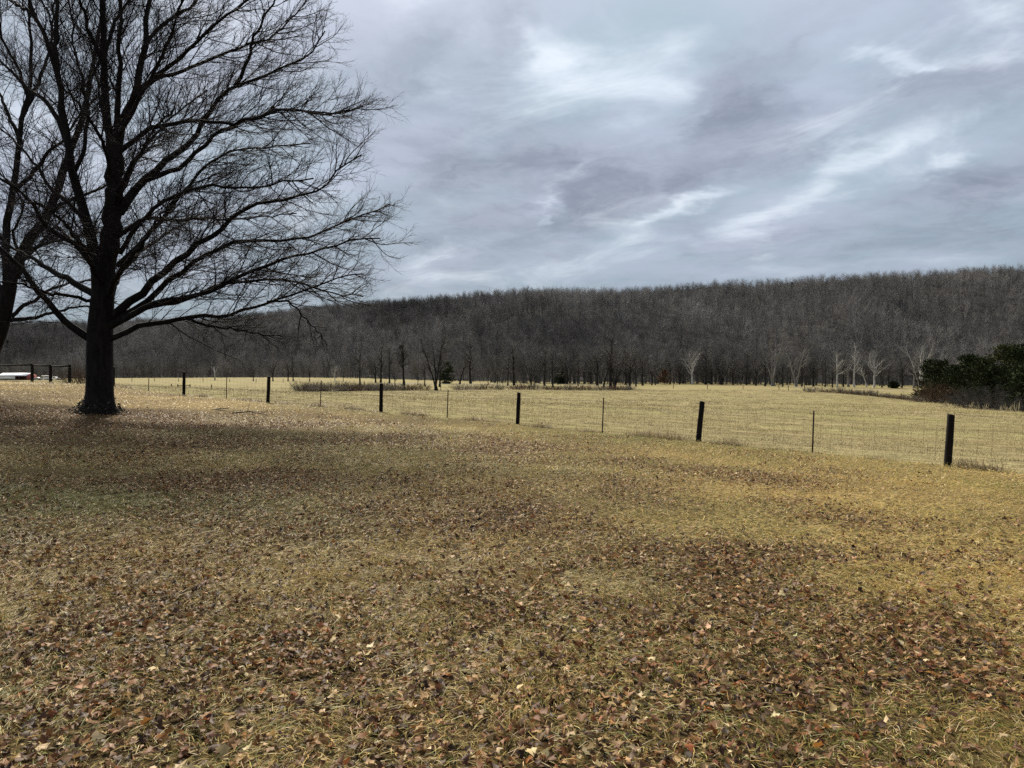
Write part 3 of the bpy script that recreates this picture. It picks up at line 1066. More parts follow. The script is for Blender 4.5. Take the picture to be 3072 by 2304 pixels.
def tree_object(k, pale, name, label, loc, rotz, scale, group):
    key = ('me', k, pale)
    if key not in TREE_ME:
        tk, cr = TREE_ME[k]
        a = mesh_np('trunk', tk[0], tk[1], smooth=True)
        b = mesh_np('crown', cr[0], cr[1])
        a.materials.append((M_FARBARK, M_PALEBARK, M_GREYBARK)[pale])
        b.materials.append((M_FARTWIG, M_PALETWIG, M_GREYTWIG)[pale])
        TREE_ME[key] = (a, b)
    a, b = TREE_ME[key]
    t = thing(name, label, 'tree', loc, rotz, group)
    t.scale = scale
    obj('trunk', a, None, t)
    obj('crown', b, None, t)
    return t


# (x, foot y, top y, form, pale, label)
G_DARK = 'bare trees along the creek'
G_PALE = 'pale barked trees along the creek'
L_DARK = 'slim dark bare tree in the row along the creek'
L_FAR = 'small bare tree at the far edge of the pasture below the hill'
G_FAR = 'small trees at the far edge of the pasture'
CREEK = [
    (819, 1137, 1064, 3, 0, L_FAR, G_FAR), (864, 1137, 1075, 2, 0, L_FAR, G_FAR), (929, 1138, 1085, 3, 0, L_FAR, G_FAR),
    (760, 1138, 1090, 2, 0, L_FAR, G_FAR), (1030, 1139, 1093, 3, 0, L_FAR, G_FAR), (880, 1139, 1070, 0, 0, L_FAR, G_FAR),
    (1005, 1139, 1088, 2, 1, 'pale bushy bare tree on the far pasture beyond the brush rows', None),
    (1079, 1159, 1050, 0, 0, 'tall dark bare tree at the end of the brush row', None),
    (1127, 1148, 1068, 2, 0, L_DARK, G_DARK), (1142, 1148, 1045, 0, 0, L_DARK, G_DARK),
    (1168, 1150, 1055, 1, 0, L_DARK, G_DARK), (1184, 1159, 1106, 3, 0, L_DARK, G_DARK),
    (1212, 1156, 1036, 7, 0, 'tall dark bare tree with short side limbs left of the forked tree', None),
    (1253, 1156, 1112, 3, 0, L_DARK, G_DARK), (1274, 1159, 1095, 0, 0, L_DARK, G_DARK),
    (1308, 1172, 1020, 4, 0, 'big dark many stemmed tree fanning up from one foot at the pasture edge', None),
    (1319, 1161, 1058, 0, 0, 'thick straight trunked bare tree just behind the many stemmed one', None),
    (1379, 1153, 1056, 6, 0, 'bare tree leaning towards the tall straight trunk beside it', None),
    (1412, 1151, 1046, 7, 0, 'tall straight dark trunked tree beside the leaning one', None),
    (1464, 1155, 1095, 3, 0, L_DARK, G_DARK), (1492, 1151, 1110, 2, 0, L_DARK, G_DARK),
    (1523, 1157, 1080, 0, 0, L_DARK, G_DARK), (1542, 1156, 1050, 7, 0, 'thick dark bare tree behind the middle fence post', None),
    (1593, 1160, 1085, 5, 0, L_DARK, G_DARK), (1604, 1160, 1095, 0, 0, L_DARK, G_DARK), (1634, 1158, 1058, 1, 0, L_DARK, G_DARK),
    (1659, 1162, 1070, 0, 0, L_DARK, G_DARK), (1673, 1154, 1090, 3, 0, L_DARK, G_DARK), (1702, 1153, 1055, 5, 0, 'forked dark bare tree beside the dark evergreen at the creek', None),
    (1735, 1158, 1098, 1, 0, L_DARK, G_DARK), (1752, 1152, 1090, 3, 0, L_DARK, G_DARK), (1772, 1152, 1080, 0, 0, L_DARK, G_DARK),
    (1792, 1157, 1040, 2, 0, 'wide limbed dark bare tree in the middle of the creek row', None),
    (1810, 1165, 1045, 6, 0, 'dark bare tree with a leaning trunk right of the wide limbed one', None),
    (1832, 1167, 1028, 7, 0, 'tallest straight dark tree in the middle of the creek row', None),
    (1845, 1165, 1052, 5, 0, L_DARK, G_DARK), (1876, 1155, 1043, 1, 0, L_DARK, G_DARK),
    (1892, 1168, 1036, 3, 0, 'stout dark bare tree at the near end of the creek row beside the open pasture', None),
    (1908, 1160, 1075, 0, 0, L_DARK, G_DARK), (1928, 1157, 1050, 2, 0, L_DARK, G_DARK), (1955, 1156, 1080, 3, 0, L_DARK, G_DARK),
    (1966, 1155, 1100, 0, 0, L_DARK, G_DARK), (2009, 1153, 1086, 1, 0, L_DARK, G_DARK), (2039, 1153, 1080, 3, 0, L_DARK, G_DARK),
    (2077, 1152, 1040, 2, 1, 'pale barked bare tree with one bright slanting limb above the pasture', None),
    (2117, 1153, 1052, 0, 0, L_DARK, G_DARK), (2134, 1153, 1070, 3, 0, L_DARK, G_DARK), (2166, 1153, 1058, 5, 0, L_DARK, G_DARK),
    (2200, 1155, 1075, 3, 0, L_DARK, G_DARK), (2240, 1155, 1070, 1, 0, L_DARK, G_DARK), (2268, 1157, 1080, 2, 0, L_DARK, G_DARK),
    (2295, 1159, 1070, 0, 0, L_DARK, G_DARK), (2318, 1158, 1020, 4, 2, 'tall greyish bare tree left of the white sycamores', None),
    (2347, 1160, 1080, 3, 0, L_DARK, G_DARK), (2387, 1160, 1042, 5, 2, 'grey branched bare tree between the dark trees of the creek row', None),
    (2405, 1160, 1085, 0, 0, L_DARK, G_DARK), (2440, 1160, 1075, 2, 0, L_DARK, G_DARK), (2475, 1161, 1080, 1, 0, L_DARK, G_DARK),
    (2498, 1162, 1095, 3, 0, L_DARK, G_DARK),
    (2512, 1162, 1066, 0, 1, 'slender white sycamore, first of the bright ones right of the dark row', None),
    (2530, 1161, 1080, 1, 0, L_DARK, G_DARK), (2545, 1160, 1048, 2, 2, 'dim grey tree between the two upright white sycamores', None),
    (2562, 1162, 1050, 1, 1, 'upright white sycamore with branches up its whole trunk', None),
    (2600, 1158, 1090, 6, 1, 'thin white crooked tree leaning beside the widest sycamore', None),
    (2621, 1160, 1044, 3, 1, 'widest white sycamore with thick bent limbs', None),
    (2646, 1159, 1090, 0, 0, L_DARK, G_DARK), (2665, 1159, 1080, 3, 0, L_DARK, G_DARK), (2705, 1159, 1075, 1, 0, L_DARK, G_DARK),
    (2741, 1155, 1058, 0, 2, 'dim grey tree just left of the big white sycamore by the cedars', None),
    (2759, 1152, 1026, 4, 1, 'big white sycamore rising beside the first cedar', None),
    (2839, 1152, 1040, 3, 1, 'crooked white sycamore limbs showing above the cedars', None),
    (2880, 1152, 1045, 2, 2, L_DARK.replace('dark', 'grey') + ' behind the cedars', None), (2790, 1153, 1070, 1, 0, L_DARK, G_DARK),
]
ANCHOR = {1079: 'tall tree ending the brush row', 1212: 'tree with short side limbs', 1308: 'many stemmed tree', 1319: 'many stemmed tree',
          1379: 'leaning tree', 1412: 'tall straight dark trunk', 1542: 'thick tree behind the middle post', 1702: 'forked dark tree',
          1792: 'wide limbed tree', 1810: 'wide limbed tree', 1832: 'tallest straight dark tree', 1892: 'stout near tree of the row',
          2077: 'tree with a bright slanting limb', 2318: 'tall greyish tree', 2387: 'grey branched tree', 2512: 'slender white sycamore',
          2545: 'slender white sycamore', 2562: 'upright white sycamore', 2600: 'thin white crooked tree', 2621: 'widest white sycamore',
          2741: 'widest white sycamore', 2759: 'big white sycamore by the cedars'}
ORD = ['first', 'second', 'third', 'fourth', 'fifth', 'sixth', 'seventh', 'eighth', 'ninth', 'tenth', 'eleventh', 'twelfth', 'thirteenth']
_cnt, _last = {}, None
for row in sorted(range(len(CREEK)), key=lambda i: CREEK[i][0]):
    _x, _fy, _ty, _fm, _pl, _lb, _gp = CREEK[row]
    if _x in ANCHOR:
        _last = ANCHOR[_x]
    elif _lb == L_DARK:
        nth = _cnt.setdefault(_last, 0)
        _cnt[_last] += 1
        CREEK[row] = (_x, _fy, _ty, _fm, _pl, '%s slim dark creek tree right of the %s' % (ORD[nth], _last), _gp)
    elif _lb == L_FAR:
        nth = _cnt.setdefault('far', 0)
        _cnt['far'] += 1
        CREEK[row] = (_x, _fy, _ty, _fm, _pl, '%s small bare tree from the left along the far pasture edge' % ORD[nth], _gp)
rt = random.Random(3)
for k, (x, fy, ty, form, pale, lab, grp) in enumerate(CREEK):
    p = ground_at(x, fy, 100, 296, 296)
    h = (fy - ty) / F * p[1] * 1.2
    s = h / 15.0
    nm = {0: 'bare_tree', 1: 'sycamore_tree', 2: 'bare_tree'}[pale]
    if 'pale' in lab and pale == 1 and 'sycamore' not in lab:
        nm = 'bare_tree'
    if form == 6:
        rz = 0.0 if x in (1379, 1810) else math.pi
    else:
        rz = rt.random() * 6.28
    w = s * rt.uniform(0.95, 1.15)
    tree_object(form, pale, nm, lab, tuple(p), rz, (w, w, s), grp or (G_PALE if pale == 1 else None))

# a pale broken snag and a leaning stub out on the far pasture
p = ground_at(645, 1141, 100, 420, 380)
mb = MB()
hs = 41 / F * p[1]
mb.tube([(0, 0, -0.3), (-0.12, 0, hs * 0.5), (-0.55, 0.1, hs)], [0.32, 0.26, 0.12], 8)
mb.tube([(-0.1, 0, hs * 0.45), (0.5, 0.2, hs * 0.7), (0.9, 0.3, hs * 0.95)], [0.13, 0.10, 0.05], 6)
mb.tube([(-0.3, 0, hs * 0.7), (-1.0, -0.2, hs * 0.85), (-1.6, -0.2, hs * 1.02)], [0.10, 0.07, 0.04], 6)
o = mb.build('dead_snag', M_PALEBARK, None, True)
o.location = p
tag(o, 'white broken dead snag standing alone on the far pasture', 'snag')

# --- evergreens: red cedars and pines ---------------------------------------
def evergreen(seed, H, W_, n=4200, shape='cedar', spray=0.34):
    rg = np.random.default_rng(seed)
    # branch tips: clumps through the crown's volume, denser towards its skin
    nb = 130
    h = rg.random(nb) ** 1.15
    if shape == 'cedar':
        prof = np.clip(h / 0.16, 0.35, 1) ** 0.6 * (1 - h) ** 0.62 * 1.15 + 0.04
    else:
        prof = np.sin(np.pi * np.clip(h * 0.8 + 0.22, 0, 1)) ** 0.8
    az = rg.random(nb) * 6.283
    rad = W_ * 0.5 * prof * rg.uniform(0.6, 1.2, nb) * (1 + 0.18 * np.sin(2 * az + seed) + 0.12 * np.sin(3 * az + 2.1 * seed))
    c = np.stack([rad * np.cos(az), rad * np.sin(az), (0.04 + 0.95 * h) * H if shape == 'cedar' else (0.16 + 0.82 * h) * H], 1)
    k = rg.integers(0, nb, n)
    cl = rg.normal(size=(n, 3)) * np.array([0.09 * W_, 0.09 * W_, 0.022 * H])
    t = rg.random(n)[:, None] ** 0.55
    inner = np.stack([np.zeros(n), np.zeros(n), c[k, 2] - 0.06 * H], 1)
    p = inner * (1 - t) + c[k] * t + cl
    p[:, 2] = np.maximum(p[:, 2], 0.05)
    d = norm(np.stack([p[:, 0], p[:, 1], np.full(n, 0.25 * W_)], 1) + rg.normal(size=(n, 3)) * 0.7 * W_ * 0.25)
    side = norm(np.cross(d, rg.normal(size=(n, 3))))
    L = spray * rg.uniform(0.6, 1.5, n)[:, None]
    V = np.stack([p - side * L * 0.26, p + d * L, p + side * L * 0.26, p - d * L * 0.35], 1).reshape(-1, 3)
    i = np.arange(n)[:, None] * 4
    f = np.concatenate([i + np.array([[0, 1, 2]]), i + np.array([[0, 2, 3]])])
    trunk = tubes(np.array([[(0, 0, -0.2), (0.05, 0, H * 0.45), (0, 0.03, H * 0.92)]], float), np.array([[0.02 * H, 0.013 * H, 0.003 * H]]), 7)
    return trunk, (V, f)


EVER = {}


def ever_object(seed, H, W_, shape, mat, label, loc, group, name='cedar_tree', n=4200, spray=0.34):
    key = (seed, H, W_, shape, mat.name)
    if key not in EVER:
        tk, (V, f) = evergreen(seed, H, W_, n, shape, spray)
        a = mesh_np('trunk', tk[0], tk[1], smooth=True)
        a.materials.append(M_FARBARK)
        b = mesh_np('crown', V, f)
        b.materials.append(mat)
        EVER[key] = (a, b)
    t = thing(name, label, 'tree', loc, seed * 1.3, group)
    obj('trunk', EVER[key][0], None, t)
    obj('crown', EVER[key][1], None, t)
    return t


def at(px, Y):
    x = (px - CX) / F * Y
    return (x, Y, float(gz(x, Y)))


def hpx(top, loc):
    """height a thing must have to reach pixel row top"""
    return float(pix(CX, top, loc[1])[2] - loc[2])


G_CED = 'evergreens at the right side of the pasture'
for px, Y, top, wd, seed, shape, mat, lab in [
    (2792, 152, 1076, 6.6, 1, 'cedar', M_CEDAR, 'first dark cedar of the clump, beside the big white sycamore'),
    (2828, 146, 1078, 6.0, 2, 'cedar', M_CEDAR, 'dark cedar behind the russet bush'),
    (2868, 138, 1092, 6.0, 3, 'cedar', M_CEDAR, 'low dark cedar above the gap between russet and grey bush'),
    (2905, 130, 1062, 6.2, 4, 'cedar', M_CEDAR, 'tall pointed dark cedar left of the olive green pine'),
    (2950, 124, 1074, 6.6, 5, 'cedar', M_CEDAR, 'dark cedar standing in front of the olive green pine'),
    (3020, 122, 1034, 8.0, 6, 'pine', M_PINE, 'olive green pine, the brightest of the evergreens'),
    (3062, 108, 1032, 6.6, 7, 'cedar', M_CEDAR, 'tallest black green cedar at the picture edge'),
    (2985, 112, 1096, 6.0, 8, 'cedar', M_CEDAR, 'low dark cedar behind the grey bush'),
    (3090, 100, 1085, 6.0, 9, 'cedar', M_CEDAR, 'lowest black green cedar cut by the picture edge')]:
    loc = at(px, Y)
    ever_object(seed, round(hpx(top, loc), 2), wd, shape, mat, lab, loc, G_CED, 'pine_tree' if shape == 'pine' else 'cedar_tree')
for px, fy, top, wd, seed, lab in [
    (1341, 1151, 1086, 6.5, 21, 'broad dark evergreen behind the many stemmed creek tree'),
    (1683, 1152, 1112, 4.5, 23, 'dark evergreen in the creek row beside the forked tree'),
    (2681, 1160, 1138, 4.0, 24, 'low dark evergreen under the sycamores by the gravel track')]:
    loc = ground_at(px, fy, 100, 290, 290)
    H = (fy - top) / F * loc[1]
    ever_object(seed, round(H, 2), wd, 'cedar', M_CEDAR, lab, tuple(loc), None, n=1500, spray=0.5)


# --- brush: twiggy shrubs --------------------------------------------------
def shrub(seed, H, W_, n=60, twig=0.012, lean=0.35, sub=7):
    rg = np.random.default_rng(seed)
    base = np.stack([rg.normal(size=n) * W_ * 0.2, rg.normal(size=n) * W_ * 0.2, np.zeros(n)], 1)
    S = 6
    P = np.empty((n, S, 3))
    P[:, 0] = base - np.array([0, 0, 0.05])
    d = norm(np.stack([base[:, 0] / W_ * 2.2 + rg.normal(size=n) * lean, base[:, 1] / W_ * 2.2 + rg.normal(size=n) * lean, np.ones(n)], 1))
    ln = H * rg.uniform(0.55, 1.1, n)
    for s in range(1, S):
        d = norm(d + rg.normal(size=(n, 3)) * 0.13)
        P[:, s] = P[:, s - 1] + d * (ln / (S - 1))[:, None]
    R = np.full((n, 1), twig) * np.linspace(1, 0.4, S)[None] * rg.uniform(0.7, 1.3, (n, 1))
    idx = np.repeat(np.arange(n), sub)
    t = rg.uniform(0.2, 1, len(idx))
    P2, R2 = kids(P, R, idx, t, rg.uniform(0.35, 0.9, len(idx)), H * rg.uniform(0.12, 0.34, len(idx)), np.full(len(idx), twig * 0.55), 4, rg, 0.16, 0.06, 0.0, None, 0.5)
    idx3 = np.repeat(np.arange(len(P2)), 2)
    P3, R3 = kids(P2, R2, idx3, rg.uniform(0.2, 1, len(idx3)), rg.uniform(0.35, 0.9, len(idx3)), H * rg.uniform(0.06, 0.16, len(idx3)), np.full(len(idx3), twig * 0.4), 3, rg, 0.16, 0.05, 0.0, None, 0.5)
    V, q = join([tubes(P, R, 3), tubes(P2, R2, 3), tubes(P3, R3, 3)])
    return V, q


def shrub_obj(name, me, mat, loc, label, group, scale=(1, 1, 1), rz=0.0):
    o = obj(name, me, mat)
    o.location = loc
    o.scale = scale
    o.rotation_euler = (0, 0, rz)
    return tag(o, label, 'shrub', group)


V, q = shrub(31, 4.2, 8.0, 110, 0.022, 0.55, 9)
shrub_obj('bush', mesh_np('bush', V, q), M_BRUSH_RED, at(2822, 133), 'rounded russet brown bush in front of the first cedars', None)
V, q = shrub(32, 4.0, 9.0, 110, 0.022, 0.6, 9)
shrub_obj('bush', mesh_np('bush', V, q), M_BRUSH_DARK, at(2972, 103), 'rounded dark grey bush in front of the tall cedars', None, (1.0, 0.9, 1.0))
V, q = shrub(33, 3.0, 6.0, 80, 0.02, 0.6, 9)
shrub_obj('bush', mesh_np('bush', V, q), M_BRUSH_DARK, at(2895, 112), 'low dark grey bush between the russet bush and the bigger grey bush', None)
V, q = shrub(34, 2.2, 7.0, 70, 0.02, 0.7, 9)
shrub_obj('bush', mesh_np('bush', V, q), M_BRUSH_DARK, at(3062, 93), 'dark tangled bush under the tallest cedar at the picture edge', None)
# brown-leaved oak that kept its leaves
p = ground_at(1993, 1152, 100, 290, 290)
tk, (V, f) = evergreen(41, 6.0, 5.0, 1300, 'pine', 0.45)
t = thing('young_oak', 'small russet tree still holding its dead leaves at the end of the creek row', 'tree', tuple(p))
obj('trunk', mesh_np('trunk', tk[0], tk[1], smooth=True), M_FARBARK, t)
obj('crown', mesh_np('crown', V, f), M_RUSSET, t)

# brush along the second fence
BR = [mesh_np('brush_clump', *shrub(50 + k, 1.9, 3.4, 110, 0.02, 0.28, 5)) for k in range(4)]
BR_RED = [m.copy() for m in BR[:2]]
BR_RED2 = [mesh_np('brush_clump', *shrub(60 + k, 1.5, 4.5, 100, 0.02, 0.5, 6)) for k in range(2)]
for m_ in BR:
    m_.materials.append(M_BRUSH)
for m_ in BR_RED + BR_RED2:
    m_.materials.append(M_BRUSH_RED)
F2 = np.array([(434, 150), (552, 136), (774, 126), (900, 128), (1000, 137), (1110, 150), (1250, 167), (1400, 182), (1560, 190), (1700, 192), (1880, 190)], float)
F2xy = np.stack([(F2[:, 0] - CX) / F * F2[:, 1], F2[:, 1]], 1)
rb = random.Random(8)
for k, x in enumerate([908, 925, 940, 958, 972, 1010, 1026, 1042, 1060, 1088, 1104, 1120, 1140, 1158, 1176]):
    Y = np.interp(x, F2[:, 0], F2[:, 1]) + rb.uniform(0.5, 2.0)
    lab = 'upright grey brush clump in the first thicket on the second fence' if x < 990 else 'upright grey brown brush clump in the long thicket behind the tall fence post'
    red = (x in (1042, 1060))
    if red:
        lab = 'reddish brush clump between the grey brush thickets'
    shrub_obj('brush_clump', (BR_RED if red else BR)[k % 2 if red else k % 4], None, at(x, Y), lab,
              'brush thickets on the second fence', (1.15, 1, rb.uniform(0.85, 1.15)), rb.random() * 6)
for k, x in enumerate([1196, 1225, 1262, 1385, 1420, 1455, 1500, 1545, 1575, 1605, 1640, 1668, 1700, 1730, 1765, 1800, 1830, 1860, 1885]):
    Y = np.interp(x, F2[:, 0], F2[:, 1]) + rb.uniform(1, 7)
    shrub_obj('brush_clump', BR_RED2[k % 2] if k % 3 else BR[k % 4], None, at(x, Y), 'low brown brush clump under the creek trees at the pasture edge',
              'low brush under the creek trees', (1.3, 1, rb.uniform(0.85, 1.3)), rb.random() * 6)
for k, (x, fy) in enumerate([(2430, 1176), (2480, 1178), (2520, 1180), (2545, 1183), (2570, 1185), (2592, 1186), (2612, 1188), (2640, 1191), (2665, 1194), (2690, 1197), (2715, 1199), (2738, 1202), (2760, 1206)]):
    p = ground_at(x, fy, 90, 330, 200)
    shrub_obj('brush_clump', BR_RED2[k % 2] if k % 2 else BR[k % 4], None, tuple(p), 'low reddish brush clump on the side fence running to the cedars',
              'brush on the side fence', (1.1, 1, rb.uniform(0.55, 0.9)), rb.random() * 6)
# a brush clump behind the corral posts, left of the trunk
p = at(244, 52)
shrub_obj('brush_clump', BR_RED2[0], None, p, 'reddish brush just left of the big maple trunk by the fence', None, (0.6, 0.6, 0.85), 1.0)

# broomsedge tufts below the cedars
def sedge(seed, H=1.15, n=6):
    rg = np.random.default_rng(seed)
    P = np.zeros((n, 5, 3))
    b = rg.normal(size=(n, 2)) * 0.10
    d = norm(np.stack([b[:, 0] * 1.4 + rg.normal(size=n) * 0.09, b[:, 1] * 1.4 + rg.normal(size=n) * 0.09, np.ones(n)], 1))
    ln = H * rg.uniform(0.6, 1.1, n)
    P[:, 0, :2] = b
    P[:, 0, 2] = -0.03
    for s in range(1, 5):
        d = norm(d + rg.normal(size=(n, 3)) * 0.05)
        P[:, s] = P[:, s - 1] + d * (ln / 4)[:, None]
    R = np.array([[0.006, 0.008, 0.012, 0.016, 0.004]]) * np.ones((n, 1))
    return tubes(P, R, 3)


SG = [mesh_np('sedge_tuft', *sedge(70 + k)) for k in range(3)]
for m_ in SG:
    m_.materials.append(M_STALK)
for k, (x, fy) in enumerate([(2812, 1226), (2834, 1228), (2846, 1226), (2868, 1231), (2912, 1232), (2934, 1232), (2957, 1236), (3003, 1243), (3019, 1240), (3031, 1240), (3050, 1245)]):
    p = ground_at(x, fy, 70, 160, 95)
    o = obj('sedge_tuft', SG[k % 3])
    o.location = p
    s = rb.uniform(0.7, 1.15)
    o.scale = (s, s, s)
    o.rotation_euler = (0, rb.uniform(-0.12, 0.12), rb.random() * 6)
    tag(o, 'pale upright tuft of dead broomsedge on the pasture edge below the cedars', 'grass tuft', 'broomsedge tufts below the cedars')

# =====================================================================
#  fences
# =====================================================================
def post_mesh(seed, h, r, k=12):
    rg = np.random.default_rng(seed)
    zs = np.array([-0.3, 0.0, 0.25, 0.5, 0.75, 0.97, 1.0]) * h
    a = np.arange(k) * 2 * np.pi / k
    base = 1 + 0.05 * np.sin(2 * a + rg.random() * 6) + 0.04 * np.sin(5 * a + rg.random() * 6)
    V = []
    for i, z in enumerate(zs):
        rr = r * base * (1.04 - 0.06 * z / h) * (0.93 if i == len(zs) - 1 else 1) + rg.normal(size=k) * 0.003
        tilt = np.cos(a) * (0.012 if i >= len(zs) - 2 else 0.0)
        V.append(np.stack([rr * np.cos(a), rr * np.sin(a), z + tilt], 1))
    V = np.concatenate(V)
    S = len(zs)
    i = np.arange(S - 1)[:, None] * k
    j = np.arange(k)[None]
    q = np.stack([i + j, i + (j + 1) % k, i + k + (j + 1) % k, i + k + j], -1).reshape(-1, 4)
    cap = (np.arange(k) + (S - 1) * k)[None]
    return mesh_np('post', V, [q, cap], smooth=False)


def tpost_mesh(h):
    mb = MB()
    mb.box((0, 0, h / 2 - 0.15), (0.042, 0.006, h + 0.3))
    mb.box((0, 0.0205, h / 2 - 0.15), (0.006, 0.035, h + 0.3))
    for z in np.arange(0.1, h - 0.05, 0.11):
        mb.box((0, -0.006, z), (0.016, 0.006, 0.03))
    return mb.mesh('steel_post')


def stand(o, base, top):
    """lean an object so that its axis runs from base to top"""
    d = Vector(tuple(np.asarray(top) - np.asarray(base)))
    o.location = tuple(base)
    o.rotation_mode = 'QUATERNION'
    o.rotation_quaternion = d.to_track_quat('Z', 'X')


def wire_lines(stations, heights, stays=None, r=0.0024, sag=0.01):
    """woven wire between stations: list of (foot, up vector)"""
    P = []
    for (b0, u0), (b1, u1) in zip(stations[:-1], stations[1:]):
        for h in heights:
            a, b = b0 + u0 * h, b1 + u1 * h
            m = (a + b) / 2 - np.array([0, 0, sag])
            P.append([a, m, b])
        if stays:
            L = np.linalg.norm(b1 - b0)
            for s in np.arange(stays, L - 0.05, stays) / L:
                f = b0 * (1 - s) + b1 * s
                u = u0 * (1 - s) + u1 * s
                P.append([f + u * heights[0], f + u * (heights[0] + heights[-1]) / 2, f + u * heights[-1]])
    P = np.array(P)
    V, q = tubes(P, np.full(P.shape[:2], r), 3)
    return mesh_np('wire_mesh', V, q)


fence = thing('pasture_fence', 'wire fence of dark round wooden and thin steel posts between lawn and pasture', 'fence', (0, 0, 0))
stations = []
wood, steel = [], []
for k, (bx_, by_, tx_, ty_, d_) in enumerate(POSTS):
    b = pix(bx_ * K, by_ * K, d_)
    b[2] = float(gz(b[0], b[1]))
    tp = pix(tx_ * K, ty_ * K, d_ - 0.02)
    if k == 0:
        wdt = 0.083
    else:
        wdt = 0.078 + 0.006 * math.sin(k * 2.1)
    o = obj('post', post_mesh(200 + k, float(np.linalg.norm(tp - b)), wdt), M_POST, fence)
    stand(o, b, tp)
    wood.append((b, norm(tp - b)))
TP = [(1755, 971, 1758, 887), (1301, 935, 1304, 859), (966, 901, 968, 842), (692, 877, 694, 822), (489, 861, 490, 807), (321, 843, 322, 797)]
for k, (bx_, by_, tx_, ty_) in enumerate(TP):
    mid = (wood[k][0] + wood[k + 1][0]) / 2
    b = pix(bx_ * K, by_ * K, mid[1])
    b[2] = float(gz(b[0], b[1]))
    tp = pix(tx_ * K, ty_ * K, mid[1])
    o = obj('steel_post', tpost_mesh(float(np.linalg.norm(tp - b))), M_TPOST, fence)
    stand(o, b, tp)
    steel.append((b, norm(tp - b)))
# one more station beyond the frame on the right
e0 = FL[0] + (FL[0] - FL[1]) * 0.5
b = np.array([e0[0], e0[1], float(gz(*e0))])
o = obj('steel_post', tpost_mesh(1.3), M_TPOST, fence)
stand(o, b, b + np.array([0, 0, 1.3]))
stations = [(b, np.array([0, 0, 1.0]))]
for k in range(7):
    stations.append(wood[k])
    if k < 6:
        stations.append(steel[k])
cb = np.array([-29.6, 48.0, float(gz(-29.6, 48.0))])
stations.append((cb, np.array([0, 0, 1.0])))
# smooth the wire foot on the side facing the pasture
stations = [(b_ + np.array([0.05, 0.09, 0.0]), u_) for b_, u_ in stations]
obj('wire_mesh', wire_lines(stations, [0.06, 0.16, 0.27, 0.40, 0.55, 0.72, 0.90, 1.08], 0.30), M_WIRE, fence)

# corral brace at the far left: posts with a top rail
corral = thing('corral_fence', 'dark log rail fence of three posts at the far end of the lawn', 'fence', (0, 0, 0))
cp = []
for k, (x, by, ty, Y, r) in enumerate([(208, 1152, 1093, 48.0, 0.085), (151, 1151, 1093, 50.0, 0.10), (96, 1150, 1090, 52.0, 0.10), (-24, 1149, 1090, 55.0, 0.1)]):
    b = at(x, Y)
    b = np.array(b)
    tp = pix(x + 1, ty, Y)
    o = obj('post', post_mesh(230 + k, float(np.linalg.norm(tp - b)), r), M_POST, corral)
    stand(o, b, tp)
    cp.append((b, tp))
for k in range(3):
    a, c = cp[k][1] - np.array([0, 0, 0.10]), cp[k + 1][1] - np.array([0, 0, 0.12])
    mb = MB()
    m_ = (a + c) / 2 + np.array([0, 0, -0.02])
    mb.tube([a + (a - c) * 0.02, m_, c + (c - a) * 0.02], [0.05, 0.055, 0.045], 8)
    mb.build('rail', M_POST, corral, True)
mb = MB()
mb.tube([cp[0][1] - np.array([0, 0, 0.12]), cp[0][0] * 0.45 + cp[1][0] * 0.55 + np.array([0, 0, 0.12])], [0.012, 0.012], 5)
mb.build('brace_wire', M_WIRE, corral)
st = [(b_ + np.array([0.05, 0.12, 0]), np.array([0, 0, 1.0])) for b_, _ in cp]
obj('wire_mesh', wire_lines(st, [0.06, 0.2, 0.35, 0.5, 0.7, 0.9], 0.35), M_WIRE, corral)


def far_fence(name, label, pts, h, r, spacing=None, wires=(0.35, 0.7, 1.05), seed=1, steel_every=0):
    f = thing(name, label, 'fence', (0, 0, 0))
    me = post_mesh(seed, h, r, 8)
    me.materials.append(M_POST)
    me2 = tpost_mesh(h)
    me2.materials.append(M_TPOST)
    pts = np.asarray(pts, float)
    if spacing:
        seg = np.concatenate([[0], np.cumsum(np.linalg.norm(np.diff(pts, axis=0), axis=1))])
        tt = np.arange(0, seg[-1], spacing)
        pts = np.stack([np.interp(tt, seg, pts[:, 0]), np.interp(tt, seg, pts[:, 1])], 1)
    rr = random.Random(seed)
    stn = []
    for k, (x, y) in enumerate(pts):
        st_ = steel_every and (k % steel_every)
        o = obj('steel_post' if st_ else 'post', me2 if st_ else me, None, f)
        b = np.array([x, y, float(gz(x, y))])
        o.location = b
        o.rotation_euler = (rr.uniform(-0.05, 0.05), rr.uniform(-0.05, 0.05), rr.random() * 6)
        sc = rr.uniform(0.9, 1.1)
        o.scale = (1, 1, sc)
        stn.append((b, np.array([0, 0, 1.0])))
    obj('wire_mesh', wire_lines(stn, list(wires), None, 0.003), M_WIRE, f)
    return f, pts


f2, f2p = far_fence('field_fence', 'second wire fence crossing the pasture behind the near one along the brush thickets', F2xy, 1.3, 0.085, 4.6, seed=2, steel_every=3)
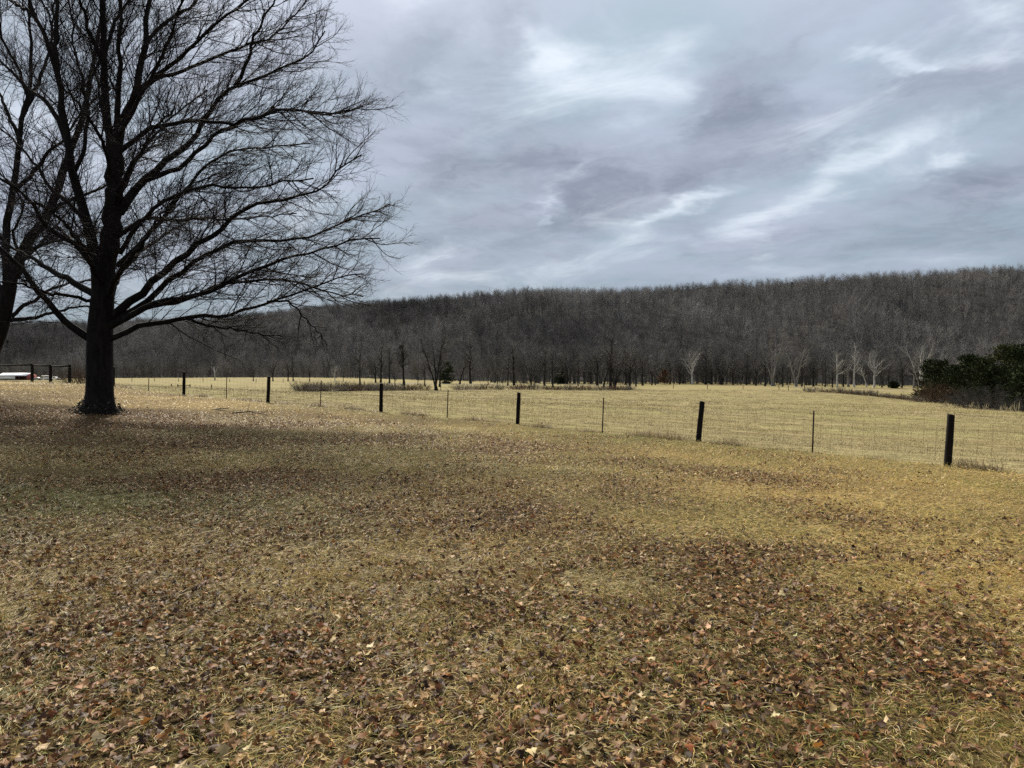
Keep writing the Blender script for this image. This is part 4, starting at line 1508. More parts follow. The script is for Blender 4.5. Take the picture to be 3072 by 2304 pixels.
# H brace on the second fence
hb = [np.array(at(x, 136.0)) for x in (533, 570)]
for b in hb:
    o = obj('brace_post', post_mesh(90, 1.35, 0.1, 8), M_POST, f2)
    o.location = b
mb = MB()
mb.tube([hb[0] + np.array([0, 0, 1.12]), hb[1] + np.array([0, 0, 1.16])], [0.055, 0.055], 7)
mb.build('brace_rail', M_POST, f2, True)
F3 = [((x - CX) / F * Y, Y) for x, Y in [(330, 262), (480, 256), (620, 252), (760, 250), (900, 248), (1020, 245), (1150, 243)]]
far_fence('field_fence', 'thin far fence line of small posts across the back of the left pasture', F3, 1.25, 0.08, 9.5, seed=3)
FR = [ground_at(x, fy, 90, 330, 230)[:2] for x, fy in [(2020, 1165.5), (2122, 1168), (2229, 1168), (2337, 1170), (2365, 1171), (2413, 1172.5), (2466, 1176), (2520, 1180), (2555, 1183), (2592, 1186), (2632, 1189), (2667, 1193), (2705, 1198), (2750, 1203)]]
far_fence('side_fence', 'side fence of small dark posts running from the creek to the cedars', FR, 1.3, 0.08, None, seed=4)

# creek and gravel track
strip('creek', [((x - CX) / F * Y, Y) for x, Y in [(1150, 252), (1300, 262), (1450, 268), (1600, 276), (1760, 284), (1900, 290)]], 4.5, M_CREEK, 'pale creek between the bare trees')
strip('gravel_track', [((x - CX) / F * Y, Y) for x, Y in [(2380, 272), (2560, 262), (2750, 250), (2900, 240)]], 3.6, M_GRAVEL, 'pale gravel track beyond the side fence')

# =====================================================================
#  farmyard in the distance
# =====================================================================
M_WHITE = m_flat('white_metal', (0.74, 0.75, 0.76), (0.82, 0.83, 0.84), 0.3, 0.4, 0.4)
M_RED = m_flat('red_barn_boards', (0.22, 0.06, 0.055), (0.30, 0.09, 0.08), 1.2)
M_DARKIN = m_flat('dark_boards', (0.03, 0.028, 0.026), (0.05, 0.045, 0.04), 0.8)
M_GLASS = m_flat('dark_glass', (0.03, 0.035, 0.04), (0.05, 0.055, 0.06), 0.5, 0.15, 0.5)
M_RUBBER = m_flat('black_rubber', (0.015, 0.015, 0.015), (0.03, 0.03, 0.03), 2.0)
FARM_Y = 400.0
pb = np.array(at(52, FARM_Y))
barn = thing('barn', 'low red barn with a white metal roof and an open front', 'barn', tuple(pb), 0.0)
LB, WB, HB = 15.5, 8.0, 2.5
mb = MB()
mb.box((-LB / 2 + 0.1, 0, HB / 2), (0.2, WB, HB))
mb.box((0, WB / 2 - 0.1, HB / 2), (LB - 0.42, 0.2, HB))
mb.build('wall', M_RED, barn)
mb = MB()
mb.prism([(-WB / 2, -0.1), (WB / 2, -0.1), (WB / 2, HB), (0.6, HB + 1.05), (-WB / 2, HB)], LB / 2 - 0.2, LB / 2)
o = mb.build('gable_wall', M_RED, barn)
mb = MB()
mb.prism([(-WB / 2 - 0.5, HB - 0.05), (0.6, HB + 1.35), (WB / 2 + 0.4, HB + 0.02), (WB / 2 + 0.4, HB - 0.1), (0.6, HB + 1.2), (-WB / 2 - 0.5, HB - 0.2)], -LB / 2 - 0.4, LB / 2 - 0.25)
mb.build('roof', M_WHITE, barn)
for x in np.linspace(-LB / 2 + 0.4, LB / 2 - 0.6, 5):
    mb = MB()
    mb.box((x, -WB / 2 + 0.12, HB / 2 - 0.06), (0.22, 0.22, HB - 0.1))
    mb.build('post', M_DARKIN, barn)
mb = MB()
mb.box((-LB / 2 + 5.0, -WB / 2 - 0.08, 1.45), (8.6, 0.1, 1.9))
mb.build('sliding_panel', M_WHITE, barn)
pb2 = np.array(at(-10, FARM_Y + 14))
barn2 = thing('shed', 'small red shed with a pale roof beyond the end of the barn', 'shed', tuple(pb2))
mb = MB()
mb.box((0, 0, 1.1), (7, 5, 2.2))
mb.build('wall', M_RED, barn2)
mb = MB()
mb.prism([(-3.0, 2.1), (0, 3.1), (3.0, 2.1), (3.0, 2.25), (0, 3.28), (-3.0, 2.25)], -3.9, 3.9)
mb.build('roof', M_WHITE, barn2)


def vehicle(name, label, loc, kind):
    t = thing(name, label, {'van': 'van', 'pickup': 'truck', 'car': 'car'}[kind], loc)
    if kind == 'van':
        prof = [(-3.2, 0.5), (-3.2, 0.95), (-2.3, 1.2), (-1.5, 2.05), (-1.1, 2.35), (3.2, 2.4), (3.25, 0.5)]
    elif kind == 'pickup':
        prof = [(-2.7, 0.45), (-2.75, 1.0), (-1.4, 1.15), (-0.7, 1.8), (0.7, 1.82), (0.9, 1.15), (2.7, 1.15), (2.75, 0.5)]
    else:
        prof = [(-2.3, 0.4), (-2.3, 0.85), (-1.2, 0.98), (-0.5, 1.45), (1.0, 1.46), (1.8, 1.0), (2.3, 0.9), (2.3, 0.4)]
    n = len(prof)
    V = []
    for y, s in ((-0.95, 0.96), (-0.75, 1.0), (0.75, 1.0), (0.95, 0.96)):
        V += [(x, y, 0.5 + (z - 0.5) * s) for x, z in prof]
    fs = []
    for r_ in range(3):
        fs += [(r_ * n + i, r_ * n + (i + 1) % n, (r_ + 1) * n + (i + 1) % n, (r_ + 1) * n + i) for i in range(n)]
    fs += [tuple(range(n)), tuple(range(4 * n - 1, 3 * n - 1, -1))]
    mb = MB()
    mb.add(V, fs)
    mb.build('body', M_WHITE, t)
    mb = MB()
    if kind == 'van':
        mb.box((-0.9, -0.97, 1.75), (1.1, 0.02, 0.55))
        mb.box((1.4, -0.97, 1.8), (1.6, 0.02, 0.45))
    elif kind == 'pickup':
        mb.box((0.0, -0.97, 1.48), (1.15, 0.02, 0.42))
    else:
        mb.box((0.25, -0.97, 1.22), (1.5, 0.02, 0.3))
    mb.build('side_window', M_GLASS, t)
    xs = {'van': (-2.1, 2.1), 'pickup': (-1.75, 1.75), 'car': (-1.45, 1.45)}[kind]
    for x in xs:
        for y in (-0.86, 0.86):
            mb = MB()
            mb.tube([(x, y - 0.12, 0.36), (x, y + 0.12, 0.36)], [0.38, 0.38], 14)
            mb.build('wheel', M_RUBBER, t)
    return t


vehicle('van', 'white high roofed van parked between the corral posts', at(134, FARM_Y - 8), 'van')
vehicle('pickup_truck', 'white pickup parked right of the van', at(165, FARM_Y - 4), 'pickup')
vehicle('parked_car', 'low white car parked between the barn and the van', at(110, FARM_Y + 2), 'car')
# a few dark cattle-sized scrub bushes by the vehicles
for k, x in enumerate([117, 140, 176, 190]):
    shrub_obj('brush_clump', BR[k % 4], None, at(x, FARM_Y - 16), 'dark scrub clump in front of the parked white vehicles', 'scrub by the farmyard', (0.8, 0.8, 0.55), k)

# =====================================================================
#  forest on the hill (one mass, thousands of bare trees)
# =====================================================================
def scatter(name, pts, rotz, scl, idx, protos, tint=None, tilt=None):
    """instances of the prototype meshes on points"""
    me = bpy.data.meshes.new(name)
    n = len(pts)
    me.vertices.add(n)
    me.vertices.foreach_set('co', np.ascontiguousarray(pts, np.float32).ravel())
    r = np.zeros((n, 3), np.float32)
    r[:, 2] = rotz
    if tilt is not None:
        r[:, :2] = tilt
    me.attributes.new('rot', 'FLOAT_VECTOR', 'POINT').data.foreach_set('vector', r.ravel())
    s3 = np.ascontiguousarray(np.broadcast_to(np.asarray(scl, np.float32).reshape(n, -1), (n, 3)), np.float32)
    me.attributes.new('scl', 'FLOAT_VECTOR', 'POINT').data.foreach_set('vector', s3.ravel())
    me.attributes.new('pick', 'INT', 'POINT').data.foreach_set('value', np.asarray(idx, np.int32))
    if tint is not None:
        c4 = np.ones((n, 4), np.float32)
        c4[:, :3] = tint
        me.attributes.new('tint', 'FLOAT_COLOR', 'POINT').data.foreach_set('color', c4.ravel())
    me.update()
    o = bpy.data.objects.new(name, me)
    COL.objects.link(o)
    col = bpy.data.collections.new(name + '_kinds')
    for k, pm in enumerate(protos):
        po = bpy.data.objects.new('%s_kind_%02d' % (name, k), pm)
        col.objects.link(po)
    ng = bpy.data.node_groups.new(name + '_scatter', 'GeometryNodeTree')
    ng.interface.new_socket('Geometry', in_out='INPUT', socket_type='NodeSocketGeometry')
    ng.interface.new_socket('Geometry', in_out='OUTPUT', socket_type='NodeSocketGeometry')
    gi, go = ng.nodes.new('NodeGroupInput'), ng.nodes.new('NodeGroupOutput')
    ci = ng.nodes.new('GeometryNodeCollectionInfo')
    ci.inputs['Collection'].default_value = col
    ci.inputs['Separate Children'].default_value = True
    ci.inputs['Reset Children'].default_value = True
    iop = ng.nodes.new('GeometryNodeInstanceOnPoints')
    iop.inputs['Pick Instance'].default_value = True

    def attr(nm, ty):
        a = ng.nodes.new('GeometryNodeInputNamedAttribute')
        a.data_type = ty
        a.inputs['Name'].default_value = nm
        return a.outputs['Attribute']
    ng.links.new(gi.outputs[0], iop.inputs['Points'])
    ng.links.new(ci.outputs[0], iop.inputs['Instance'])
    ng.links.new(attr('pick', 'INT'), iop.inputs['Instance Index'])
    e2r = ng.nodes.new('FunctionNodeEulerToRotation')
    ng.links.new(attr('rot', 'FLOAT_VECTOR'), e2r.inputs[0])
    ng.links.new(e2r.outputs[0], iop.inputs['Rotation'])
    ng.links.new(attr('scl', 'FLOAT_VECTOR'), iop.inputs['Scale'])
    ng.links.new(iop.outputs[0], go.inputs[0])
    md = o.modifiers.new('scatter', 'NODES')
    md.node_group = ng
    return o


def m_tint(name, c1, c2, scale=0.4, rough=0.95):
    m, t, bs = new_mat(name)
    co = t.n('ShaderNodeTexCoord').outputs['Object']
    a = t.noise(co, scale, 3, 0.6)
    c = t.mix(t.maprange(a, 0.35, 0.68), c1, c2)
    tint = t.n('ShaderNodeAttribute', attribute_type='INSTANCER', attribute_name='tint').outputs['Color']
    t.link(t.mix(1.0, c, tint, 'MULTIPLY'), bs.inputs['Base Color'])
    bs.inputs['Roughness'].default_value = rough
    bs.inputs['Specular IOR Level'].default_value = 0.05
    return m


M_FOREST = m_tint('forest_bark', (0.115, 0.112, 0.110), (0.190, 0.186, 0.181))
M_FORPINE = m_tint('forest_pine', (0.012, 0.016, 0.010), (0.028, 0.033, 0.017))
rf = np.random.default_rng(404)
protos = []
for k in range(8):
    tk, cr = bare_tree(300 + k, ['straight', 'straight', 'spread', 'straight', 'vase', 'spread', 'spread', 'straight'][k], 16.0, 1.25, 0.95)
    V, q = join([tk, cr])
    pm = mesh_np('forest_tree', V, q)
    pm.materials.append(M_FOREST)
    protos.append(pm)
for k in range(2):
    tk, (V, f) = evergreen(330 + k, 13.0, 5.5, 900, 'pine', 0.8)
    V, q = join([tk, (V, f)])
    pm = mesh_np('forest_pine', V, q)
    pm.materials.append(M_FORPINE)
    protos.append(pm)
n_try = 42000
u = rf.uniform(-0.86, 0.86, n_try)
Yf = np.sqrt(rf.uniform(275.0 ** 2, 1130.0 ** 2, n_try))
pxf = 1106 + 1609 * u
yb = np.interp(pxf, RIDGE_X, BASE_D)
yt = np.interp(pxf, RIDGE_X, TOP_D)
ok = (Yf > yb - 8) & (Yf < yt + 45)
u, Yf, yb, yt = u[ok], Yf[ok], yb[ok], yt[ok]
xf = u * Yf
zf = np.where(Yf < yb + 6, np.maximum(gz(xf, Yf), hz(xf, Yf)), hz(xf, Yf)) - 0.3
nf = len(xf)
pick = rf.integers(0, 8, nf)
s_ = (Yf - yb) / (yt - yb)
pine = (rf.random(nf) < 0.0004 + 0.06 * ((s_ > 0.92) & (u > 0.35)))
pick[pine] = 8 + rf.integers(0, 2, pine.sum())
sc = rf.uniform(0.55, 1.05, nf) * np.where(pine, 0.9, 1.0)
g = rf.uniform(0.5, 1.35, nf)[:, None] * np.array([[1.0, 0.985, 0.97]])
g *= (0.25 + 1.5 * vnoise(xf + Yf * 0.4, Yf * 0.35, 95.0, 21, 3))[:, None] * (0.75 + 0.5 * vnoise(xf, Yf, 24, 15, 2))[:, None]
# the woods also fill the flat between the creek and the hill
nv = 420
uv_ = rf.uniform(-0.03, 0.74, nv)
yv = np.interp(uv_, [-0.03, 0.2, 0.5, 0.74], [285, 300, 308, 312]) + rf.random(nv) ** 1.3 * 40
keep_v = ~((np.abs(uv_ * F + CX - 2660) < 210) & (yv < 335))
uv_, yv = uv_[keep_v], yv[keep_v]
nv = len(uv_)
xv = uv_ * yv
xf, Yf, zf = np.concatenate([xf, xv]), np.concatenate([Yf, yv]), np.concatenate([zf, gz(xv, yv) - 0.2])
pick = np.concatenate([pick, rf.integers(0, 8, nv)])
sc = np.concatenate([sc, rf.uniform(0.6, 1.05, nv)])
g = np.concatenate([g, rf.uniform(0.35, 0.7, nv)[:, None] * np.array([[1.0, 0.99, 0.98]])])
nf = len(xf)
forest = scatter('forest', np.stack([xf, Yf, zf], 1), rf.random(nf) * 6.28, sc, pick, protos, g)
tag(forest, 'leafless grey forest covering the long hill', None, None, 'stuff')
print('forest trees', nf)

# =====================================================================
#  lawn: matted dead grass, leaf litter
# =====================================================================
def wedge(n, d0, d1, rg, spread=0.74):
    """random ground points inside the view between two distances"""
    Y = np.sqrt(rg.uniform(d0 ** 2, d1 ** 2, n))
    X = rg.uniform(-spread, spread, n) * Y
    return X, Y


STRAW = np.array([0.56, 0.415, 0.135])
PALE = np.array([0.74, 0.61, 0.35])
OLIVE = np.array([0.30, 0.245, 0.068])
GREEN = np.array([0.155, 0.175, 0.036])
BROWN = np.array([0.14, 0.078, 0.032])


def blades(x, y, z, az, tilt, L, w, bend, colr):
    """curved grass blades: 5 points, 3 triangles each"""
    d = np.stack([np.cos(az) * np.cos(tilt), np.sin(az) * np.cos(tilt), np.sin(tilt)], 1)
    t2 = tilt - bend
    d2 = np.stack([np.cos(az) * np.cos(t2), np.sin(az) * np.cos(t2), np.sin(t2)], 1)
    sd = np.stack([-np.sin(az), np.cos(az), np.zeros_like(az)], 1) * (w * 0.5)[:, None]
    p0 = np.stack([x, y, z], 1)
    p1 = p0 + d * (L * 0.55)[:, None]
    p2 = p1 + d2 * (L * 0.45)[:, None]
    p2[:, 2] = np.maximum(p2[:, 2], z + 0.002)
    n = len(x)
    up = np.array([0, 0, 0.0012])
    V = np.stack([p0 - sd, p0 + sd, p1 - sd * 0.8, p1 + sd * 0.8 + up, p2], 1).reshape(-1, 3)
    i = np.arange(n)[:, None] * 5
    f = np.concatenate([i + np.array([[0, 1, 3]]), i + np.array([[0, 3, 2]]), i + np.array([[2, 3, 4]])])
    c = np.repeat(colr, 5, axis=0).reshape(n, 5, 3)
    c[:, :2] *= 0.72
    return V, f, c.reshape(-1, 3)


def lawn_layer(n, d0, d1, wmul, lmul, rg):
    x, y = wedge(n, d0, d1, rg)
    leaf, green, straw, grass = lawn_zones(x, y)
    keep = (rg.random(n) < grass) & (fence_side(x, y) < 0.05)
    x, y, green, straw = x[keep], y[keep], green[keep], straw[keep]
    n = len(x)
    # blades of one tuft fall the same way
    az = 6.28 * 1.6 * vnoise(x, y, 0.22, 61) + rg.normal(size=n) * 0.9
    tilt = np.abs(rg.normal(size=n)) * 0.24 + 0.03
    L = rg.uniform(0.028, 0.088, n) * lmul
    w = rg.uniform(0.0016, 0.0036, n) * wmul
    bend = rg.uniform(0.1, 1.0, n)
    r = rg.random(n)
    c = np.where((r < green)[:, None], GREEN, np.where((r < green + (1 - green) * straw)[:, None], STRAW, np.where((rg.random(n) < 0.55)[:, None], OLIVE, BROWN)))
    pale = rg.random(n) < 0.15
    c = np.where(pale[:, None], PALE, c)
    c = c * rg.uniform(0.6, 1.25, n)[:, None] * (1 + rg.normal(size=(n, 3)) * 0.06)
    tall = rg.random(n) < 0.04
    tilt = np.where(tall, tilt + 0.6, tilt)
    z = gz(x, y) + rg.random(n) ** 1.5 * 0.042 * np.minimum(lmul, 1.5)
    return blades(x, y, z, az, tilt, L, w, bend, np.clip(c, 0.005, 0.9))


rl = np.random.default_rng(909)
parts = [lawn_layer(142000, 2.6, 6.5, 1.1, 1.1, rl), lawn_layer(115000, 6.2, 14.0, 2.0, 1.35, rl),
         lawn_layer(95000, 13.0, 25.0, 3.4, 1.7, rl), lawn_layer(50000, 23.5, 50.0, 6.0, 2.2, rl)]
n_ = 0
Vs, Fs, Cs = [], [], []
for V, f, c in parts:
    Vs.append(V); Fs.append(f + n_); Cs.append(c)
    n_ += len(V)
M_BLADE = m_attr('dead_grass_blade', 0.52, 0.15, 0.42)
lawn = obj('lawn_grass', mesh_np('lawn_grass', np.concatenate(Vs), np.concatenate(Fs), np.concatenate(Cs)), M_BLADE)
tag(lawn, 'matted yellow and green winter grass of the lawn', None, None, 'stuff')
print('lawn blades', sum(len(f) for f in Fs) // 3)

# --- leaves ---------------------------------------------------------------
LEAF_A = np.radians([-90, -52, -15, 14, 44, 90, 136, 166, 195, 232])
LEAF_R = np.array([0.18, 0.66, 0.56, 0.92, 0.62, 1.0, 0.62, 0.92, 0.56, 0.66])
LEAF_COL = np.array([[0.120, 0.058, 0.027], [0.058, 0.029, 0.017], [0.195, 0.106, 0.047], [0.30, 0.190, 0.092], [0.175, 0.068, 0.024], [0.030, 0.018, 0.012], [0.46, 0.345, 0.20], [0.25, 0.115, 0.032]])
LEAF_W = np.array([0.24, 0.22, 0.18, 0.13, 0.07, 0.09, 0.05, 0.02])


def leaves(x, y, z, size, rg, full=True, flatness=1.0):
    n = len(x)
    A = LEAF_A if full else np.radians([-90, 0, 45, 90, 180])
    Rr = LEAF_R if full else np.array([0.5, 0.75, 0.5, 1.0, 0.75])
    k = len(A)
    rad = Rr[None] * rg.uniform(0.8, 1.15, (n, k))
    px, py = rad * np.cos(A)[None] * rg.uniform(0.7, 1.05, (n, 1)), rad * np.sin(A)[None]
    # a dry leaf rolls across its width, arches along its length and crumples
    k1 = np.where(rg.random((n, 1)) < 0.8, 1, -0.6) * rg.uniform(0.5, 2.3, (n, 1))
    c2 = rg.normal(size=(n, 1)) * 0.35 + 0.15
    tw = rg.normal(size=(n, 1)) * 0.35
    pz = (1 - np.cos(k1 * px)) / k1 + c2 * py ** 2 + tw * px * py + rg.normal(size=(n, k)) * 0.11
    px = np.sin(k1 * px) / k1
    P = np.concatenate([np.zeros((n, 1, 3)), np.stack([px, py, pz], -1)], 1) * size[:, None, None]
    # tilt, then turn
    ta = rg.normal(size=n) * 0.33 * flatness
    tb = rg.normal(size=n) * 0.33 * flatness
    tz = rg.random(n) * 6.283
    flip = np.where(rg.random(n) < 0.35, -1.0, 1.0)
    P[..., 2] *= flip[:, None]
    ca, sa = np.cos(ta)[:, None], np.sin(ta)[:, None]
    P = np.stack([P[..., 0], P[..., 1] * ca - P[..., 2] * sa, P[..., 1] * sa + P[..., 2] * ca], -1)
    cb_, sb_ = np.cos(tb)[:, None], np.sin(tb)[:, None]
    P = np.stack([P[..., 0] * cb_ + P[..., 2] * sb_, P[..., 1], -P[..., 0] * sb_ + P[..., 2] * cb_], -1)
    cz, sz = np.cos(tz)[:, None], np.sin(tz)[:, None]
    P = np.stack([P[..., 0] * cz - P[..., 1] * sz, P[..., 0] * sz + P[..., 1] * cz, P[..., 2]], -1)
    low = P[..., 2].min(1)
    P[..., 2] += (-0.55 * low)[:, None]
    P += np.stack([x, y, z], 1)[:, None]
    m = k + 1
    i = np.arange(n)[:, None, None] * m
    j = np.arange(k)[None, :, None]
    f = np.concatenate([i + 0 * j, i + 1 + j, i + 1 + (j + 1) % k], -1).reshape(-1, 3)
    return P, f, m


def leaf_colors(n, rg):
    c = LEAF_COL[rg.choice(len(LEAF_COL), n, p=LEAF_W)]
    return c * rg.uniform(0.7, 1.3, n)[:, None] * (1 + rg.normal(size=(n, 3)) * 0.06)


def leaf_layer(n, d0, d1, s0, s1, full, rg):
    x, y = wedge(n, d0, d1, rg)
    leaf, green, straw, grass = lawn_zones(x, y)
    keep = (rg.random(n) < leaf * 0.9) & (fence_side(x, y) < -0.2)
    x, y = x[keep], y[keep]
    n = len(x)
    z = gz(x, y) + rg.uniform(0.010, 0.042, n)
    P, f, m = leaves(x, y, z, rg.uniform(s0, s1, n), rg, full)
    c = np.repeat(leaf_colors(n, rg), m, axis=0)
    return P.reshape(-1, 3), f, c


re_ = np.random.default_rng(515)
lp = [leaf_layer(20500, 2.6, 6.5, 0.013, 0.041, True, re_), leaf_layer(42000, 6.3, 14.0, 0.015, 0.041, True, re_),
      leaf_layer(34000, 13.4, 25.0, 0.022, 0.050, False, re_), leaf_layer(20000, 23.5, 50.0, 0.030, 0.060, False, re_)]
n_ = 0
Vs, Fs, Cs = [], [], []
for V, f, c in lp:
    Vs.append(V); Fs.append(f + n_); Cs.append(c)
    n_ += len(V)
M_LEAF = m_attr('dead_leaf', 0.55, 0.14, 0.25)
litter = obj('leaf_litter', mesh_np('leaf_litter', np.concatenate(Vs), np.concatenate(Fs), np.clip(np.concatenate(Cs), 0.005, 0.9)), M_LEAF)
tag(litter, 'brown leaf litter strewn over the whole lawn', None, None, 'stuff')

# the nearest leaves, each by itself
KIND = [('dark chocolate brown', 1, 0.07), ('mid brown', 0, 0.11), ('tan', 3, 0.2), ('rust orange', 7, 0.2), ('pale buff', 6, 0.33)]
rk = np.random.default_rng(616)
leaf_me = {}
for kc, (cn, ci, _) in enumerate(KIND):
    for v in range(5):
        P, f, m = leaves(np.zeros(1), np.zeros(1), np.zeros(1), np.array([1.0]), rk, True, 0.9)
        c = np.repeat((LEAF_COL[ci] * rk.uniform(0.8, 1.2))[None], m, 0)
        me = mesh_np('fallen_leaf', P.reshape(-1, 3), f, c)
        me.materials.append(M_LEAF)
        leaf_me[(kc, v)] = me
x, y = wedge(3000, 2.75, 5.2, rk, 0.70)
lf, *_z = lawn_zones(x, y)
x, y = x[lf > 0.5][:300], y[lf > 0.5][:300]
zz = gz(x, y) + rk.uniform(0.012, 0.03, len(x))
for k in range(len(x)):
    kc = int(rk.choice(5, p=[0.3, 0.34, 0.2, 0.09, 0.07]))
    o = obj('fallen_leaf', leaf_me[(kc, int(rk.integers(0, 5)))])
    o.location = (x[k], y[k], zz[k])
    s = rk.uniform(0.026, 0.050)
    o.scale = (s, s, s)
    o.rotation_euler = (0, 0, rk.random() * 6.28)
    tag(o, 'dry %s lobed leaf lying in the grass nearest the camera' % KIND[kc][0], 'leaf', '%s leaves lying nearest the camera' % KIND[kc][0])

# --- pasture grass: short tufts thinning out with distance ---------------------
def tuft(seed, n, spread, L, w):
    rg = np.random.default_rng(seed)
    x, y = rg.normal(size=n) * spread, rg.normal(size=n) * spread
    az = rg.random(n) * 6.28
    tilt = rg.uniform(0.25, 1.25, n)
    c = np.ones((n, 3)) * rg.uniform(0.65, 1.25, n)[:, None]
    V, f, c = blades(x, y, np.full(n, -0.01), az, tilt, rg.uniform(0.5, 1.2, n) * L, np.full(n, w), rg.uniform(0.1, 0.9, n), c)
    return mesh_np('pasture_tuft', V, f, c)


m, t_, bs = new_mat('pasture_blade')
ca_ = t_.n('ShaderNodeAttribute', attribute_name='col').outputs['Color']
ti_ = t_.n('ShaderNodeAttribute', attribute_type='INSTANCER', attribute_name='tint').outputs['Color']
t_.link(t_.mix(1.0, ca_, ti_, 'MULTIPLY'), bs.inputs['Base Color'])
bs.inputs['Roughness'].default_value = 0.7
bs.inputs['Specular IOR Level'].default_value = 0.15
M_PBLADE = m
TU = [tuft(700 + k, 46, 0.17, 0.11, 0.007) for k in range(4)] + [tuft(710 + k, 46, 0.42, 0.16, 0.018) for k in range(4)]
for pm in TU:
    pm.materials.append(M_PBLADE)
rp_ = np.random.default_rng(818)
X1, Y1 = wedge(15000, 14.0, 60.0, rp_, 0.76)
X2, Y2 = wedge(17000, 50.0, 190.0, rp_, 0.76)
Xp, Yp = np.concatenate([X1, X2]), np.concatenate([Y1, Y2])
big = np.concatenate([np.zeros(len(X1), bool), np.ones(len(X2), bool)])
dens = vnoise(Xp * 0.5, Yp, 3.0, 71, 2)
keep = (fence_side(Xp, Yp) > 0.25) & (rp_.random(len(Xp)) < 0.35 + 0.9 * dens)
Xp, Yp, big = Xp[keep], Yp[keep], big[keep]
n = len(Xp)
cp_ = np.array([0.35, 0.298, 0.158])[None] * rp_.uniform(0.75, 1.2, n)[:, None]
gm = np.clip(vnoise(Xp, Yp, 9.0, 72, 3) * 2.4 - 0.8, 0, 1)[:, None]
cp_ = cp_ * (0.50 + 1.0 * vnoise(Xp * 0.3, Yp, 4.0, 75, 3))[:, None]
cp_ = cp_ * (1 - gm * 0.6) + np.array([0.33, 0.27, 0.085])[None] * gm * 0.6
dk = (rp_.random(n) < 0.08)[:, None]
cp_ = np.where(dk, np.array([0.16, 0.12, 0.06])[None], cp_)
pg = scatter('pasture_grass', np.stack([Xp, Yp, gz(Xp, Yp)], 1), rp_.random(n) * 6.28, rp_.uniform(0.7, 1.25, n), np.where(big, 4, 0) + rp_.integers(0, 4, n), TU, cp_)
tag(pg, 'short straw coloured grass of the pasture beyond the fence', None, None, 'stuff')

# --- rank grass along the foot of the near fence --------------------------------
rr_ = np.random.default_rng(919)
seg = np.concatenate([[0], np.cumsum(np.linalg.norm(np.diff(FL_ext[1:-1], axis=0), axis=1))])
nb = 26000
tt = rr_.uniform(0, seg[-1], nb)
xx = np.interp(tt, seg, FL_ext[1:-1, 0]) + rr_.normal(size=nb) * 0.16
yy = np.interp(tt, seg, FL_ext[1:-1, 1]) + rr_.normal(size=nb) * 0.16 + 0.05
clump = vnoise(tt, tt * 0, 1.1, 81, 3)
keep = rr_.random(nb) < sstep(clump, 0.40, 0.66) * 0.9 + 0.16
xx, yy, tt, clump = xx[keep], yy[keep], tt[keep], clump[keep]
nb = len(xx)
hh = (0.10 + 0.30 * sstep(clump, 0.45, 0.72)) * rr_.uniform(0.5, 1.2, nb)
cc = np.where((rr_.random(nb) < 0.45)[:, None], np.array([[0.26, 0.195, 0.105]]), np.where((rr_.random(nb) < 0.5)[:, None], np.array([[0.13, 0.095, 0.055]]), np.array([[0.36, 0.29, 0.16]])))
cc = cc * rr_.uniform(0.7, 1.2, nb)[:, None]
V, f, c = blades(xx, yy, gz(xx, yy) - 0.005, rr_.random(nb) * 6.28, rr_.uniform(0.25, 1.2, nb), hh, np.full(nb, 0.011), rr_.uniform(0.2, 1.3, nb), cc)
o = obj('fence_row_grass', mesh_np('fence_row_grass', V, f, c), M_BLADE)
tag(o, 'rank grey brown dead grass tangled along the foot of the near fence', None, None, 'stuff')

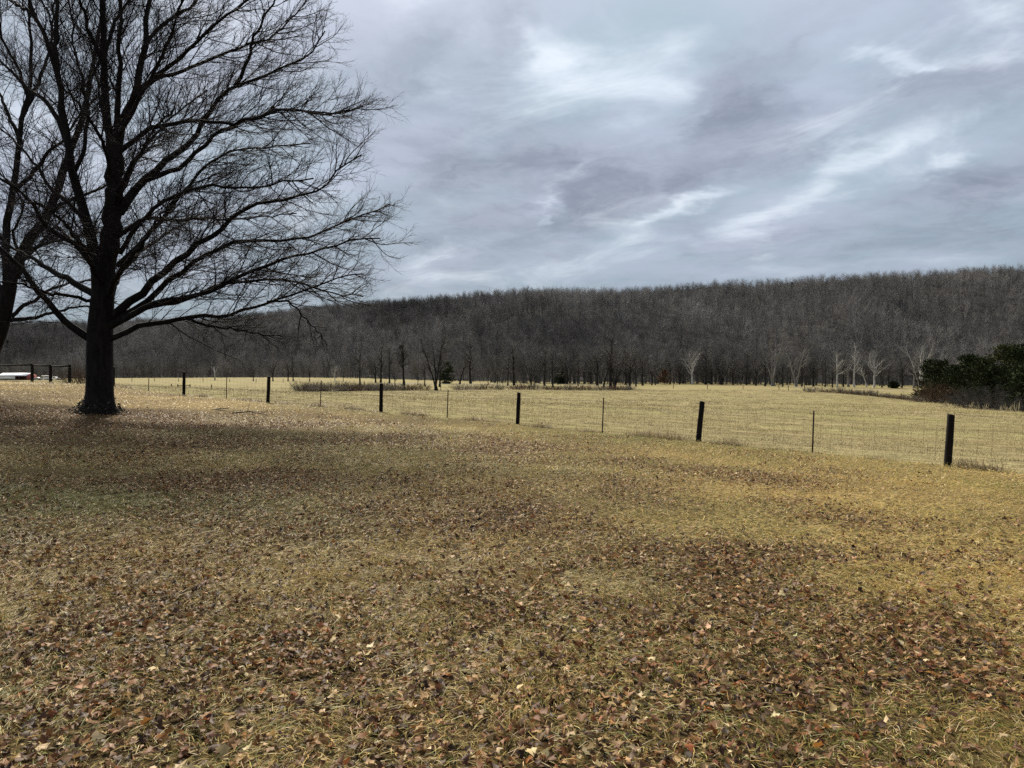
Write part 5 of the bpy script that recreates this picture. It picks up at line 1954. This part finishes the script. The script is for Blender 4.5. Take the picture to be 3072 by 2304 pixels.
# --- ivy and drifted leaves at the foot of the big maple ---------------------------
ri = np.random.default_rng(1212)
ni = 420
a_ = ri.random(ni) * 6.28
h_ = np.abs(ri.normal(size=ni)) * 0.20
rr2 = 0.40 + 0.52 * np.exp(-h_ / 0.22) * ri.uniform(0.55, 1.15, ni)
xi, yi = foot[0] + rr2 * np.cos(a_), foot[1] + rr2 * np.sin(a_)
P, f, m = leaves(xi, yi, gz(xi, yi) + h_ + 0.03, ri.uniform(0.035, 0.07, ni), ri, False, 2.2)
ci = np.where((ri.random(ni) < 0.75)[:, None], np.array([[0.022, 0.024, 0.016]]), np.array([[0.10, 0.085, 0.065]])) * ri.uniform(0.7, 1.4, ni)[:, None]
o = obj('ivy', mesh_np('ivy', P.reshape(-1, 3) - off, f, np.repeat(ci, m, 0)), M_LEAF, maple)
o['kind'] = 'stuff'

# --- fallen branches on the lawn ------------------------------------------------
M_STICK = m_bark('fallen_wood', (0.03, 0.022, 0.018), (0.07, 0.052, 0.042), 12.0)
for pts, Y, lab, r in [
    ([(630, 1216), (645, 1232), (668, 1240), (690, 1241), (716, 1246)], None, 'curved fallen branch lying nearer the maple with a twiggy end', 0.02),
    ([(706, 1244), (728, 1237), (742, 1238), (760, 1246), (790, 1249), (815, 1253)], None, 'bent fallen branch lying on the lawn before the fence', 0.026)]:
    Pb = []
    for k, (x_, y_) in enumerate(pts):
        g_ = ground_at(x_, y_ + 1.5, 18, 40, 26)
        Pb.append(g_)
    Ym = np.mean([p_[1] for p_ in Pb])
    Pb = np.array([[p_[0] / p_[1] * Ym, Ym + (p_[1] - Ym) * 0.5, 0] for p_ in Pb])
    Pb[:, 2] = gz(Pb[:, 0], Pb[:, 1]) + r + 0.02 + 0.06 * np.sin(np.linspace(0.2, 2.9, len(Pb)))
    L0 = smooth_line(Pb, 14)[None]
    R0 = np.linspace(r, r * 0.35, 14)[None]
    rgb = np.random.default_rng(int(Y or 7) + len(pts))
    i1 = np.zeros(9, int)
    P1, R1 = kids(L0, R0, i1, np.linspace(0.3, 0.97, 9), rgb.uniform(0.4, 0.9, 9), rgb.uniform(0.2, 0.6, 9), np.full(9, 0.009), 5, rgb, 0.12, 0.0, 0.0, None, 0.4, 0.7)
    P1[..., 2] = np.maximum(P1[..., 2], gz(P1[..., 0], P1[..., 1]) + 0.01)
    V, q = join([tubes(L0, R0, 7), tubes(P1, R1, 4)])
    base = L0[0, 0].copy()
    o = obj('fallen_branch', mesh_np('fallen_branch', V - base, q, smooth=True), M_STICK)
    o.location = base
    tag(o, lab, 'branch')
